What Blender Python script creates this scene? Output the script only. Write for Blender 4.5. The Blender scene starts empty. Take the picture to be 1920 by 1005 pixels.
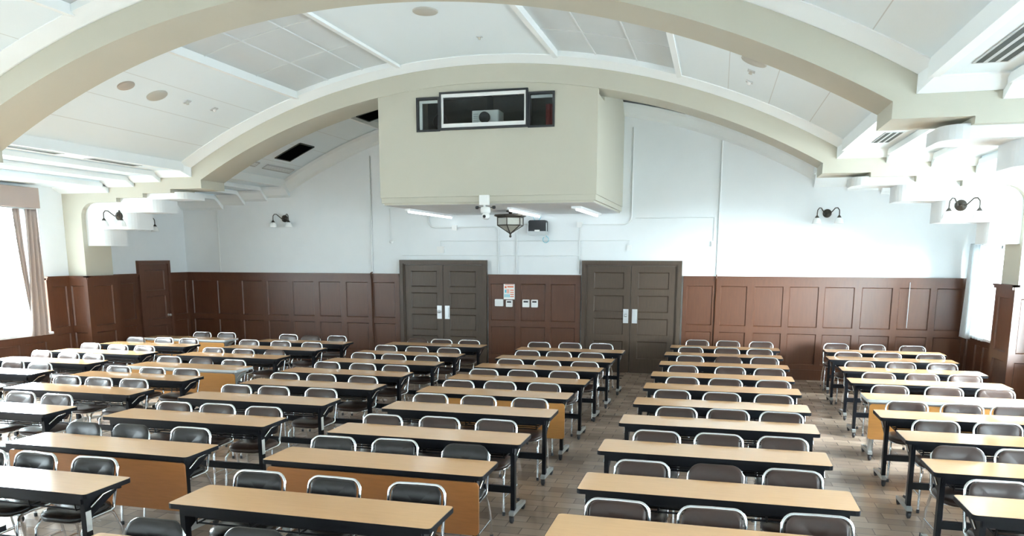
import bpy, math, random
from mathutils import Vector, Matrix

sc = bpy.context.scene
COL = sc.collection
PI = math.pi
random.seed(7)

# ------------------------------------------------------------------ camera
CAM_H = 2.275
YAW, PITCH, ROLL = 0.25918, 0.16777, 0.0012
_cy, _sy, _cp, _sp = math.cos(YAW), math.sin(YAW), math.cos(PITCH), math.sin(PITCH)
_f = Vector((-_sy * _cp, _cy * _cp, -_sp))
_r0 = Vector((_cy, _sy, 0))
_u0 = _r0.cross(_f)
_r = math.cos(ROLL) * _r0 + math.sin(ROLL) * _u0
_u = -math.sin(ROLL) * _r0 + math.cos(ROLL) * _u0
camd = bpy.data.cameras.new('camera')
camd.sensor_width = 36.0
camd.lens = 36.0 * 1440.0 / 1920.0
camd.shift_y = (720.9 - 502.5) / 1920.0
camd.clip_start = 0.05
cam = bpy.data.objects.new('camera', camd)
COL.objects.link(cam)
cam.matrix_world = Matrix(((_r.x, _u.x, -_f.x, 0), (_r.y, _u.y, -_f.y, 0), (_r.z, _u.z, -_f.z, CAM_H), (0, 0, 0, 1)))
sc.camera = cam

# ------------------------------------------------------------------ view, world, window light
sc.view_settings.view_transform = 'Standard'
sc.view_settings.look = 'None'
sc.view_settings.gamma = 1.0
sc.view_settings.use_curve_mapping = False
sc.view_settings.exposure = 0.52
sc.cycles.use_denoising = True
sc.cycles.max_bounces = 10
sc.cycles.diffuse_bounces = 6
sc.cycles.glossy_bounces = 5
sc.cycles.transparent_max_bounces = 10
sc.cycles.sample_clamp_indirect = 12.0
SKY = 8.0
RIGHT_LOBE = 25.0
SIDE_LOBE = 19.0
world = bpy.data.worlds.new('overcast_sky')
sc.world = world
world.use_nodes = True
wn = world.node_tree
wn.nodes.clear()
w_out = wn.nodes.new('ShaderNodeOutputWorld')
w_bg = wn.nodes.new('ShaderNodeBackground')
w_tc = wn.nodes.new('ShaderNodeTexCoord')
w_sep = wn.nodes.new('ShaderNodeSeparateXYZ')
w_map = wn.nodes.new('ShaderNodeMapRange')
w_map.inputs['From Min'].default_value = -0.6
w_map.inputs['From Max'].default_value = 0.6
w_map.inputs['To Min'].default_value = SKY * 1.0
w_map.inputs['To Max'].default_value = SKY * 1.8
w_bg.inputs['Color'].default_value = (0.79, 0.94, 1.0, 1)
wn.links.new(w_tc.outputs['Generated'], w_sep.inputs[0])
wn.links.new(w_sep.outputs['X'], w_map.inputs['Value'])
# bright lobe added to the sky to light the hall through its windows
def sky_lobe(direction, stretch, lo, hi, strength, prev):
    sc_ = wn.nodes.new('ShaderNodeVectorMath')
    sc_.operation = 'MULTIPLY'
    sc_.inputs[1].default_value = (1, 1, stretch)
    nm = wn.nodes.new('ShaderNodeVectorMath')
    nm.operation = 'NORMALIZE'
    dt = wn.nodes.new('ShaderNodeVectorMath')
    dt.operation = 'DOT_PRODUCT'
    d = Vector(direction)
    d.z *= stretch
    dt.inputs[1].default_value = d.normalized()
    lb = wn.nodes.new('ShaderNodeMapRange')
    lb.interpolation_type = 'SMOOTHSTEP'
    lb.inputs['From Min'].default_value = lo
    lb.inputs['From Max'].default_value = hi
    lb.inputs['To Min'].default_value = 0.0
    lb.inputs['To Max'].default_value = strength
    ad = wn.nodes.new('ShaderNodeMath')
    wn.links.new(w_tc.outputs['Generated'], sc_.inputs[0])
    wn.links.new(sc_.outputs[0], nm.inputs[0])
    wn.links.new(nm.outputs[0], dt.inputs[0])
    wn.links.new(dt.outputs['Value'], lb.inputs['Value'])
    wn.links.new(prev, ad.inputs[0])
    wn.links.new(lb.outputs[0], ad.inputs[1])
    return ad.outputs[0]
w_sum = sky_lobe((0.44, -0.90, 0.07), 3.0, 0.90, 0.99, SKY * RIGHT_LOBE, w_map.outputs[0])
w_sum = sky_lobe((-0.66, -0.15, 0.73), 1.0, 0.84, 0.97, SKY * SIDE_LOBE, w_sum)
w_sum = sky_lobe((0.66, -0.15, 0.73), 1.0, 0.84, 0.97, SKY * SIDE_LOBE * 0.4, w_sum)
# low lobes added at the far ends of both window walls to whiten desk tops
w_sum = sky_lobe((0.41, 0.88, 0.20), 1.0, 0.90, 0.985, SKY * 9.0, w_sum)
w_sum = sky_lobe((-0.75, 0.64, 0.15), 1.0, 0.88, 0.985, SKY * 8.0, w_sum)
wn.links.new(w_sum, w_bg.inputs['Strength'])
wn.links.new(w_bg.outputs[0], w_out.inputs['Surface'])

# the hall: X across (centre line CX), Y towards the back wall, Z up
CX = -3.62
HALF = 7.87
XL, XR = CX - HALF, CX + HALF
YB, YF = 14.93, -3.0
BAYS = [11.65, 7.2, 2.75, -1.7]          # front faces of the arched beams
BW = 0.65
# windows: side, y0, y1, z0, z1
WINDOWS = [(-1, 8.25, 11.1, 0.90, 3.05), (-1, 3.8, 6.8, 0.90, 3.05), (-1, -0.7, 2.4, 0.90, 3.05),
           (1, 8.1, 10.95, 0.90, 3.05), (1, 3.8, 6.8, 0.90, 3.05), (1, -0.7, 2.4, 0.90, 3.05),
           (1, 12.75, 14.45, 0.95, 2.43)]
for sd, y0, y1, z0, z1 in WINDOWS:        # sky portals: they only steer sampling
    ld = bpy.data.lights.new('window_portal', 'AREA')
    ld.shape = 'RECTANGLE'
    ld.size = z1 - z0
    ld.size_y = y1 - y0
    ld.cycles.is_portal = True
    lo = bpy.data.objects.new('window_portal', ld)
    COL.objects.link(lo)
    lo.location = (CX + sd * (HALF + 0.32), (y0 + y1) / 2, (z0 + z1) / 2)
    lo.rotation_euler = (0, sd * PI / 2, 0)

# ------------------------------------------------------------------ materials
def mat(name, color, rough=0.5, metal=0.0, spec=0.5, noise=0.0, nscale=30.0, bump=0.0, coat=0.0, stretch=None, emit=0.0):
    m = bpy.data.materials.new(name)
    m.use_nodes = True
    nt = m.node_tree
    b = nt.nodes['Principled BSDF']
    b.inputs['Roughness'].default_value = rough
    b.inputs['Metallic'].default_value = metal
    b.inputs['Specular IOR Level'].default_value = spec
    if coat:
        b.inputs['Coat Weight'].default_value = coat
        b.inputs['Coat Roughness'].default_value = 0.12
    if emit:
        b.inputs['Emission Color'].default_value = (*color, 1)
        b.inputs['Emission Strength'].default_value = emit
    if noise <= 0 and bump <= 0:
        b.inputs['Base Color'].default_value = (*color, 1)
        nz = nt.nodes.new('ShaderNodeTexNoise')
        nz.inputs['Scale'].default_value = nscale
        mp = nt.nodes.new('ShaderNodeMapRange')
        mp.inputs['To Min'].default_value = max(0.0, rough - 0.012)
        mp.inputs['To Max'].default_value = min(1.0, rough + 0.012)
        nt.links.new(nz.outputs['Fac'], mp.inputs['Value'])
        nt.links.new(mp.outputs[0], b.inputs['Roughness'])
        return m
    tc = nt.nodes.new('ShaderNodeTexCoord')
    mpg = nt.nodes.new('ShaderNodeMapping')
    if stretch:
        mpg.inputs['Scale'].default_value = stretch
    nz = nt.nodes.new('ShaderNodeTexNoise')
    nz.inputs['Scale'].default_value = nscale
    nz.inputs['Detail'].default_value = 4
    nt.links.new(tc.outputs['Object'], mpg.inputs[0])
    nt.links.new(mpg.outputs[0], nz.inputs['Vector'])
    mx = nt.nodes.new('ShaderNodeMix')
    mx.data_type = 'RGBA'
    mx.inputs[6].default_value = (*[c * (1 - noise) for c in color], 1)
    mx.inputs[7].default_value = (*[min(1, c * (1 + noise)) for c in color], 1)
    nt.links.new(nz.outputs['Fac'], mx.inputs[0])
    nt.links.new(mx.outputs[2], b.inputs['Base Color'])
    if bump:
        bp = nt.nodes.new('ShaderNodeBump')
        bp.inputs['Strength'].default_value = bump
        bp.inputs['Distance'].default_value = 0.01
        nt.links.new(nz.outputs['Fac'], bp.inputs['Height'])
        nt.links.new(bp.outputs[0], b.inputs['Normal'])
    return m

M = {}
M['plaster'] = mat('white_plaster', (0.79, 0.825, 0.84), 0.7, noise=0.03, nscale=3, bump=0.02)
M['beige'] = mat('beige_paint', (0.50, 0.485, 0.405), 0.6, noise=0.03, nscale=2)
M['ceiling'] = mat('ceiling_white', (0.80, 0.89, 0.93), 0.75, noise=0.02, nscale=4)
M['moulding'] = mat('moulding_white', (0.84, 0.88, 0.885), 0.6, noise=0.02, nscale=4)
M['skypanel'] = mat('skylight_panel', (0.62, 0.67, 0.69), 0.5, noise=0.06, nscale=1.5)
M['tbar'] = mat('grid_bar', (0.68, 0.72, 0.73), 0.5)
M['wood'] = mat('wainscot_wood', (0.090, 0.033, 0.015), 0.36, noise=0.25, nscale=5, stretch=(6, 6, 0.8), coat=0.0)
M['doorwood'] = mat('door_wood', (0.066, 0.043, 0.028), 0.42, noise=0.35, nscale=8, stretch=(8, 8, 0.6))
M['doorwood_side'] = mat('side_door_wood', (0.115, 0.050, 0.030), 0.36, noise=0.25, nscale=5, stretch=(6, 6, 0.8))
M['top'] = mat('wood_laminate', (0.63, 0.365, 0.18), 0.14, noise=0.10, nscale=6, stretch=(1.0, 12, 12), spec=0.8)
M['panelwood'] = mat('panel_laminate', (0.40, 0.155, 0.045), 0.33, noise=0.16, nscale=6, stretch=(1.2, 10, 10))
M['panelwood_light'] = mat('pale_panel_laminate', (0.56, 0.26, 0.075), 0.33, noise=0.14, nscale=6, stretch=(1.2, 10, 10))
M['black'] = mat('black_steel', (0.008, 0.009, 0.012), 0.34, spec=0.22)
M['edge_black'] = mat('black_edging', (0.009, 0.010, 0.013), 0.38, spec=0.22)
M['edge_white'] = mat('pale_edging', (0.62, 0.64, 0.64), 0.35)
M['grey_steel'] = mat('grey_steel', (0.50, 0.52, 0.52), 0.3, metal=0.5)
M['chrome'] = mat('chrome', (0.86, 0.88, 0.90), 0.13, metal=1.0)
M['rubber'] = mat('caster_rubber', (0.05, 0.05, 0.055), 0.6)
M['vinyl'] = mat('brown_vinyl', (0.046, 0.025, 0.019), 0.28, noise=0.0, nscale=20, spec=0.5)
M['vinyl_shaded'] = mat('brown_vinyl_shaded', (0.013, 0.010, 0.010), 0.26, noise=0.0, nscale=20, spec=0.55)  # same brown vinyl, with the shade at front left put into its colour
M['paper'] = mat('white_paper', (0.85, 0.85, 0.83), 0.7)
M['white_plastic'] = mat('white_plastic', (0.82, 0.83, 0.82), 0.4)
M['conduit'] = mat('painted_conduit', (0.77, 0.80, 0.80), 0.5)
M['dark_plastic'] = mat('dark_plastic', (0.02, 0.022, 0.025), 0.4)
M['bronze'] = mat('aged_bronze', (0.075, 0.065, 0.055), 0.38, metal=0.8)
M['lamp_glass'] = mat('opal_glass', (0.92, 0.93, 0.92), 0.25)
M['lantern_glass'] = mat('lantern_glass', (0.42, 0.42, 0.37), 0.3, noise=0.1)
M['steel'] = mat('brushed_steel', (0.72, 0.74, 0.76), 0.3, metal=0.9)
M['disc'] = mat('speaker_grille', (0.46, 0.45, 0.40), 0.6, noise=0.05, nscale=200)
M['disc_taupe'] = mat('taupe_disc', (0.42, 0.38, 0.33), 0.6)
M['void'] = mat('dark_void', (0.004, 0.004, 0.004), 0.9, spec=0.0)
M['slot'] = mat('vent_slot', (0.05, 0.06, 0.055), 0.8)
M['vent_grey'] = mat('vent_grey', (0.50, 0.53, 0.54), 0.5)
M['curtain'] = mat('taupe_curtain', (0.36, 0.30, 0.275), 0.85, noise=0.12, nscale=120, bump=0.1)
M['booth_inside'] = mat('booth_interior', (0.07, 0.085, 0.085), 0.7, noise=0.2, nscale=2)
M['red_cloth'] = mat('red_cloth', (0.22, 0.02, 0.02), 0.8, noise=0.3, nscale=30)
M['cyan_cable'] = mat('cyan_cable', (0.15, 0.55, 0.65), 0.4)
M['sill'] = mat('window_sill_paint', (0.80, 0.81, 0.80), 0.4)
M['tube'] = mat('lamp_housing', (0.88, 0.90, 0.90), 0.4)
M['lit_tube'] = mat('lit_fluorescent_tube', (0.92, 0.98, 1.0), 0.4, emit=5.0)

def glass(name, tint=(1, 1, 1), refl=0.12):
    m = bpy.data.materials.new(name)
    m.use_nodes = True
    nt = m.node_tree
    nt.nodes.clear()
    o = nt.nodes.new('ShaderNodeOutputMaterial')
    t = nt.nodes.new('ShaderNodeBsdfTransparent')
    t.inputs[0].default_value = (*tint, 1)
    g = nt.nodes.new('ShaderNodeBsdfGlossy')
    g.inputs['Roughness'].default_value = 0.03
    lw = nt.nodes.new('ShaderNodeLayerWeight')
    lw.inputs[0].default_value = 0.5
    pw = nt.nodes.new('ShaderNodeMath')
    pw.operation = 'POWER'
    pw.inputs[1].default_value = 5.0
    fr = nt.nodes.new('ShaderNodeMath')
    fr.operation = 'MULTIPLY_ADD'
    fr.inputs[1].default_value = 0.95
    fr.inputs[2].default_value = 0.05
    nt.links.new(lw.outputs['Facing'], pw.inputs[0])
    nt.links.new(pw.outputs[0], fr.inputs[0])
    mx = nt.nodes.new('ShaderNodeMixShader')
    nt.links.new(fr.outputs[0], mx.inputs[0])
    nt.links.new(t.outputs[0], mx.inputs[1])
    nt.links.new(g.outputs[0], mx.inputs[2])
    nt.links.new(mx.outputs[0], o.inputs['Surface'])
    return m
M['glass'] = glass('window_glass')
M['booth_glass'] = glass('booth_glass', (0.85, 0.9, 0.9))

def lace():
    m = bpy.data.materials.new('white_lace')
    m.use_nodes = True
    nt = m.node_tree
    nt.nodes.clear()
    o = nt.nodes.new('ShaderNodeOutputMaterial')
    d = nt.nodes.new('ShaderNodeBsdfDiffuse')
    d.inputs[0].default_value = (0.85, 0.87, 0.88, 1)
    tl = nt.nodes.new('ShaderNodeBsdfTranslucent')
    tl.inputs[0].default_value = (0.85, 0.88, 0.9, 1)
    nz = nt.nodes.new('ShaderNodeTexNoise')
    nz.inputs['Scale'].default_value = 8
    mp = nt.nodes.new('ShaderNodeMapRange')
    mp.inputs['To Min'].default_value = 0.35
    mp.inputs['To Max'].default_value = 0.55
    mx = nt.nodes.new('ShaderNodeMixShader')
    nt.links.new(nz.outputs['Fac'], mp.inputs['Value'])
    nt.links.new(mp.outputs[0], mx.inputs[0])
    nt.links.new(d.outputs[0], mx.inputs[1])
    nt.links.new(tl.outputs[0], mx.inputs[2])
    nt.links.new(mx.outputs[0], o.inputs['Surface'])
    return m
M['lace'] = lace()

def floor_mat():
    m = bpy.data.materials.new('parquet')
    m.use_nodes = True
    nt = m.node_tree
    b = nt.nodes['Principled BSDF']
    tc = nt.nodes.new('ShaderNodeTexCoord')
    br = nt.nodes.new('ShaderNodeTexBrick')
    br.inputs['Color1'].default_value = (0.29, 0.205, 0.15, 1)
    br.inputs['Color2'].default_value = (0.45, 0.335, 0.255, 1)
    br.inputs['Mortar'].default_value = (0.19, 0.14, 0.11, 1)
    br.inputs['Scale'].default_value = 1.0
    br.inputs['Mortar Size'].default_value = 0.004
    br.inputs['Brick Width'].default_value = 0.30
    br.inputs['Row Height'].default_value = 0.15
    br.inputs['Bias'].default_value = 0.0
    nz = nt.nodes.new('ShaderNodeTexNoise')
    nz.inputs['Scale'].default_value = 1.3
    nz.inputs['Detail'].default_value = 5
    mx = nt.nodes.new('ShaderNodeMix')
    mx.data_type = 'RGBA'
    mx.blend_type = 'MULTIPLY'
    mx.inputs[0].default_value = 0.55
    cr = nt.nodes.new('ShaderNodeValToRGB')
    cr.color_ramp.elements[0].position = 0.3
    cr.color_ramp.elements[0].color = (0.62, 0.6, 0.58, 1)
    cr.color_ramp.elements[1].position = 0.7
    cr.color_ramp.elements[1].color = (1, 1, 1, 1)
    nt.links.new(tc.outputs['Object'], br.inputs['Vector'])
    nt.links.new(tc.outputs['Object'], nz.inputs['Vector'])
    nt.links.new(nz.outputs['Fac'], cr.inputs[0])
    nt.links.new(br.outputs['Color'], mx.inputs[6])
    nt.links.new(cr.outputs[0], mx.inputs[7])
    nt.links.new(mx.outputs[2], b.inputs['Base Color'])
    mp = nt.nodes.new('ShaderNodeMapRange')
    mp.inputs['To Min'].default_value = 0.12
    mp.inputs['To Max'].default_value = 0.34
    nt.links.new(nz.outputs['Fac'], mp.inputs['Value'])
    nt.links.new(mp.outputs[0], b.inputs['Roughness'])
    bp = nt.nodes.new('ShaderNodeBump')
    bp.inputs['Strength'].default_value = 0.12
    bp.inputs['Distance'].default_value = 0.004
    nt.links.new(br.outputs['Fac'], bp.inputs['Height'])
    bp.invert = True
    nt.links.new(bp.outputs[0], b.inputs['Normal'])
    b.inputs['Specular IOR Level'].default_value = 0.6
    return m
M['floor'] = floor_mat()

def seam_ceiling():
    """white vault boards with thin dark seams running along the hall"""
    m = bpy.data.materials.new('vault_boards')
    m.use_nodes = True
    nt = m.node_tree
    b = nt.nodes['Principled BSDF']
    b.inputs['Roughness'].default_value = 0.75
    tc = nt.nodes.new('ShaderNodeTexCoord')
    sp = nt.nodes.new('ShaderNodeSeparateXYZ')
    nt.links.new(tc.outputs['Object'], sp.inputs[0])
    def mt(op, a, v):
        n = nt.nodes.new('ShaderNodeMath')
        n.operation = op
        nt.links.new(a, n.inputs[0])
        if v is not None:
            n.inputs[1].default_value = v
        return n.outputs[0]
    u = mt('ABSOLUTE', mt('SUBTRACT', sp.outputs['X'], CX), None)
    fr = mt('FRACT', mt('DIVIDE', mt('SUBTRACT', u, 3.64), 0.54), None)
    near = mt('LESS_THAN', fr, 0.016)
    gate = mt('GREATER_THAN', u, 3.5)
    n = nt.nodes.new('ShaderNodeMath')
    n.operation = 'MULTIPLY'
    nt.links.new(near, n.inputs[0])
    nt.links.new(gate, n.inputs[1])
    mx = nt.nodes.new('ShaderNodeMix')
    mx.data_type = 'RGBA'
    mx.inputs[6].default_value = (0.80, 0.89, 0.93, 1)
    mx.inputs[7].default_value = (0.62, 0.66, 0.67, 1)
    nt.links.new(n.outputs[0], mx.inputs[0])
    nt.links.new(mx.outputs[2], b.inputs['Base Color'])
    return m
M['vault'] = seam_ceiling()

# ------------------------------------------------------------------ mesh builder
class MB:
    def __init__(s):
        s.v, s.f, s.sm = [], [], []
    def add(s, vs, fs, smooth=False, mx=None):
        n = len(s.v)
        if mx is not None:
            vs = [mx @ Vector(p) for p in vs]
        s.v += [tuple(p) for p in vs]
        s.f += [tuple(i + n for i in f) for f in fs]
        s.sm += [smooth] * len(fs)
        return s
    def box(s, x0, x1, y0, y1, z0, z1, mx=None):
        v = [(x0, y0, z0), (x1, y0, z0), (x1, y1, z0), (x0, y1, z0), (x0, y0, z1), (x1, y0, z1), (x1, y1, z1), (x0, y1, z1)]
        return s.add(v, [(0, 3, 2, 1), (4, 5, 6, 7), (0, 1, 5, 4), (1, 2, 6, 5), (2, 3, 7, 6), (3, 0, 4, 7)], mx=mx)
    def prism(s, poly, a, b, plane='xy', smooth=False):
        """extrude a closed 2-D outline: plane xy (a..b in z), xz (a..b in y), yz (a..b in x)"""
        def P(p, t):
            return (p[0], p[1], t) if plane == 'xy' else (p[0], t, p[1]) if plane == 'xz' else (t, p[0], p[1])
        n = len(poly)
        v = [P(p, a) for p in poly] + [P(p, b) for p in poly]
        s.add(v, [tuple(range(n - 1, -1, -1)), tuple(range(n, 2 * n))])
        s.add(v, [(i, (i + 1) % n, n + (i + 1) % n, n + i) for i in range(n)], smooth)
        return s
    def tube(s, path, r, n=8, closed=False, cap=True):
        P = [Vector(p) for p in path]
        m = len(P)
        T = []
        for i in range(m):
            a = P[(i - 1) % m] if (closed or i > 0) else P[i]
            b = P[(i + 1) % m] if (closed or i < m - 1) else P[i]
            T.append((b - a).normalized())
        up = Vector((0, 0, 1)) if abs(T[0].z) < 0.9 else Vector((1, 0, 0))
        N = (up - T[0] * up.dot(T[0])).normalized()
        v = []
        for i in range(m):
            N = (N - T[i] * N.dot(T[i])).normalized()
            B = T[i].cross(N)
            rr = r[i] if isinstance(r, (list, tuple)) else r
            for k in range(n):
                a = 2 * PI * k / n
                v.append(P[i] + (N * math.cos(a) + B * math.sin(a)) * rr)
        f = []
        for i in range(m if closed else m - 1):
            j = (i + 1) % m
            for k in range(n):
                l = (k + 1) % n
                f.append((i * n + k, i * n + l, j * n + l, j * n + k))
        s.add(v, f, True)
        if cap and not closed:
            s.add([v[k] for k in range(n)], [tuple(range(n - 1, -1, -1))])
            s.add([v[(m - 1) * n + k] for k in range(n)], [tuple(range(n))])
        return s
    def lathe(s, prof, c=(0, 0, 0), n=16, axis='z', smooth=True):
        v = []
        for r, h in prof:
            for k in range(n):
                a = 2 * PI * k / n
                x, y = r * math.cos(a), r * math.sin(a)
                if axis == 'z': p = (c[0] + x, c[1] + y, c[2] + h)
                elif axis == 'y': p = (c[0] + x, c[1] + h, c[2] + y)
                else: p = (c[0] + h, c[1] + x, c[2] + y)
                v.append(p)
        f = []
        for i in range(len(prof) - 1):
            for k in range(n):
                l = (k + 1) % n
                f.append((i * n + k, i * n + l, (i + 1) * n + l, (i + 1) * n + k))
        s.add(v, f, smooth)
        m = len(prof) - 1
        s.add(v[:n], [tuple(range(n - 1, -1, -1))])
        s.add(v[m * n:], [tuple(range(n))])
        return s
    def grid(s, rows, smooth=False, closed=False):
        """rows of points of the same length -> quad sheet"""
        m, n = len(rows), len(rows[0])
        v = [p for r in rows for p in r]
        f = []
        for i in range(m - 1):
            for k in range(n if closed else n - 1):
                l = (k + 1) % n
                f.append((i * n + k, i * n + l, (i + 1) * n + l, (i + 1) * n + k))
        return s.add(v, f, smooth)
    def build(s, name, material, parent=None, solid=0.0, bevel=0.0):
        me = bpy.data.meshes.new(name)
        me.from_pydata(s.v, [], s.f)
        me.polygons.foreach_set('use_smooth', s.sm)
        me.materials.append(material)
        me.update()
        o = bpy.data.objects.new(name, me)
        COL.objects.link(o)
        if parent is not None:
            o.parent = parent
        if solid:
            md = o.modifiers.new('solid', 'SOLIDIFY')
            md.thickness = solid
            md.offset = 0
        if bevel:
            md = o.modifiers.new('bevel', 'BEVEL')
            md.width = bevel
            md.segments = 2
            md.limit_method = 'ANGLE'
        return o

def tag(o, label=None, cat=None, group=None, kind=None):
    if label: o['label'] = label
    if cat: o['category'] = cat
    if group: o['group'] = group
    if kind: o['kind'] = kind
    return o
def struct(o, label=None):
    return tag(o, label, None, None, 'structure')
def empty(name, loc=(0, 0, 0), rz=0.0):
    o = bpy.data.objects.new(name, None)
    o.empty_display_size = 0.1
    COL.objects.link(o)
    o.location = loc
    o.rotation_euler = (0, 0, rz)
    return o
def copy_tree(o, parent=None):
    c = o.copy()
    COL.objects.link(c)
    if parent is not None:
        c.parent = parent
    for ch in list(o.children):
        copy_tree(ch, c)
    return c
def rrect(x0, x1, y0, y1, r, n=4):
    out = []
    for cx, cy, a0 in ((x1 - r, y0 + r, -PI / 2), (x1 - r, y1 - r, 0), (x0 + r, y1 - r, PI / 2), (x0 + r, y0 + r, PI)):
        for k in range(n + 1):
            a = a0 + k * PI / 2 / n
            out.append((cx + r * math.cos(a), cy + r * math.sin(a)))
    return out

# ------------------------------------------------------------------ profiles of the vault
CZ = -5.17
def arcz(u, R):
    return CZ + math.sqrt(R * R - u * u)
SK0, SK1 = 1.22, 2.98                     # skylight strips, distance from the centre line
def ceil_profile():
    """half profile (u, z) from the crown outward; doubled u = riser"""
    p = []
    for i in range(9): p.append((SK0 * i / 8, arcz(SK0 * i / 8, 10.35)))
    for i in range(9):
        u = SK0 + (SK1 - SK0) * i / 8
        p.append((u, arcz(u, 10.41)))
    for i in range(13):
        u = SK1 + (5.2 - SK1) * i / 12
        p.append((u, arcz(u, 10.35)))
    p += [(5.2, 3.67), (5.75, 3.67), (5.75, 3.60), (6.3, 3.60), (6.3, 3.53), (6.84, 3.53), (6.84, 3.44), (HALF, 3.44)]
    return p
def plain_profile():
    p = []
    for i in range(31): p.append((5.2 * i / 30, arcz(5.2 * i / 30, 10.35)))
    p += [(5.2, 3.67), (5.75, 3.67), (5.75, 3.60), (6.3, 3.60), (6.3, 3.53), (6.84, 3.53), (6.84, 3.44), (HALF, 3.44)]
    return p
def beamtop_profile():
    p = []
    for i in range(31): p.append((5.12 * i / 30, arcz(5.12 * i / 30, 10.26)))
    p += [(5.12, 3.57), (5.75, 3.57), (5.75, 3.50), (6.3, 3.50), (6.3, 3.43), (6.84, 3.43), (6.84, 3.34), (HALF, 3.34)]
    return p
def both(p):
    return [(CX - u, z) for u, z in reversed(p)] + [(CX + u, z) for u, z in p[1:]]

# ------------------------------------------------------------------ room shell
struct(MB().box(XL - 0.35, XR + 0.35, YF - 0.3, YB + 0.3, -0.2, 0).build('floor', M['floor']))

# ceiling: two materials -> boards on the vault, plaster elsewhere
def ceiling():
    pr = both(ceil_profile())
    me = MB()
    rows = [[(x, y, z) for x, z in pr] for y in (YF, YB)]
    me.grid(rows)
    o = me.build('ceiling', M['vault'])
    o.data.materials.append(M['ceiling'])
    o.data.materials.append(M['skypanel'])
    for pl in o.data.polygons:
        xs = [abs(o.data.vertices[i].co.x - CX) for i in pl.vertices]
        if min(xs) >= 5.19: pl.material_index = 1
        elif min(xs) >= SK0 - 1e-3 and max(xs) <= SK1 + 1e-3: pl.material_index = 2
    # roof slab above so that no sky leaks in
    return o
struct(ceiling())
struct(MB().grid([[(x, y, z + 0.25) for x, z in both(plain_profile())] for y in (YF - 0.3, YB + 0.3)]).build('trim_30', M['ceiling'], solid=0.02))

def side_wall(sd):
    x0, x1 = (XL - 0.35, XL) if sd < 0 else (XR, XR + 0.35)
    wins = sorted([w[1:] for w in WINDOWS if w[0] == sd])
    m = MB()
    y = YF - 0.3
    H = 3.75
    for a, b, z0, z1 in wins:
        m.box(x0, x1, y, a, 0, H)
        m.box(x0, x1, a, b, 0, z0)
        m.box(x0, x1, a, b, z1, H)
        y = b
    m.box(x0, x1, y, YB + 0.3, 0, H)
    return m.build('wall_left' if sd < 0 else 'wall_right', M['plaster'])
struct(side_wall(-1))
struct(side_wall(1))
def end_wall(y0, y1, name):
    pts = both(plain_profile())
    poly = [(x, z + 0.2) for x, z in pts]
    m = MB()
    for i in range(len(poly) - 1):
        (xa, za), (xb, zb) = poly[i], poly[i + 1]
        if xb - xa < 1e-4: continue
        v = [(xa, y0, 0), (xb, y0, 0), (xb, y0, zb), (xa, y0, za), (xa, y1, 0), (xb, y1, 0), (xb, y1, zb), (xa, y1, za)]
        m.add(v, [(0, 1, 2, 3), (5, 4, 7, 6)])
    return m.build(name, M['plaster'])
struct(end_wall(YB, YB + 0.3, 'wall_back'))
struct(end_wall(YF - 0.3, YF, 'wall_front'))

# ------------------------------------------------------------------ arched beams with stepped haunches
def beam_lower():
    p = []
    for i in range(31): p.append((4.95 * i / 30, arcz(4.95 * i / 30, 10.0)))
    p += [(4.95, 3.38), (5.57, 3.38), (5.57, 3.32), (6.14, 3.32), (6.14, 3.25), (6.7, 3.25), (6.7, 3.18), (7.22, 3.18)]
    for k in range(1, 7):
        a = PI / 2 * k / 6
        p.append((7.22 + 0.26 * math.sin(a), 3.18 - 0.26 * (1 - math.cos(a))))
    p.append((7.48, 0.0))
    return p
def top_of(u):
    if u < 5.2: return arcz(u, 10.35) + 0.05
    return 3.8
def beam(yf, name):
    m = MB()
    lo = beam_lower()
    lo = lo + [(HALF, 0.0)]
    for sgn in (-1, 1):
        for i in range(len(lo) - 1):
            (ua, za), (ub, zb) = lo[i], lo[i + 1]
            q = [(CX + sgn * ua, yf, za), (CX + sgn * ub, yf, zb), (CX + sgn * ub, yf + BW, zb), (CX + sgn * ua, yf + BW, za)]
            curved = i < 30 or 37 < i < 45
            if i < len(lo) - 2:
                m.add(q, [(0, 1, 2, 3)], curved and False)
            if ub - ua > 1e-4:
                for y in (yf, yf + BW):
                    m.add([(CX + sgn * ua, y, za), (CX + sgn * ub, y, zb), (CX + sgn * ub, y, top_of(ub)), (CX + sgn * ua, y, top_of(ua))], [(0, 1, 2, 3)])
    return m.build(name, M['beige'])
ti = 1
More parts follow.
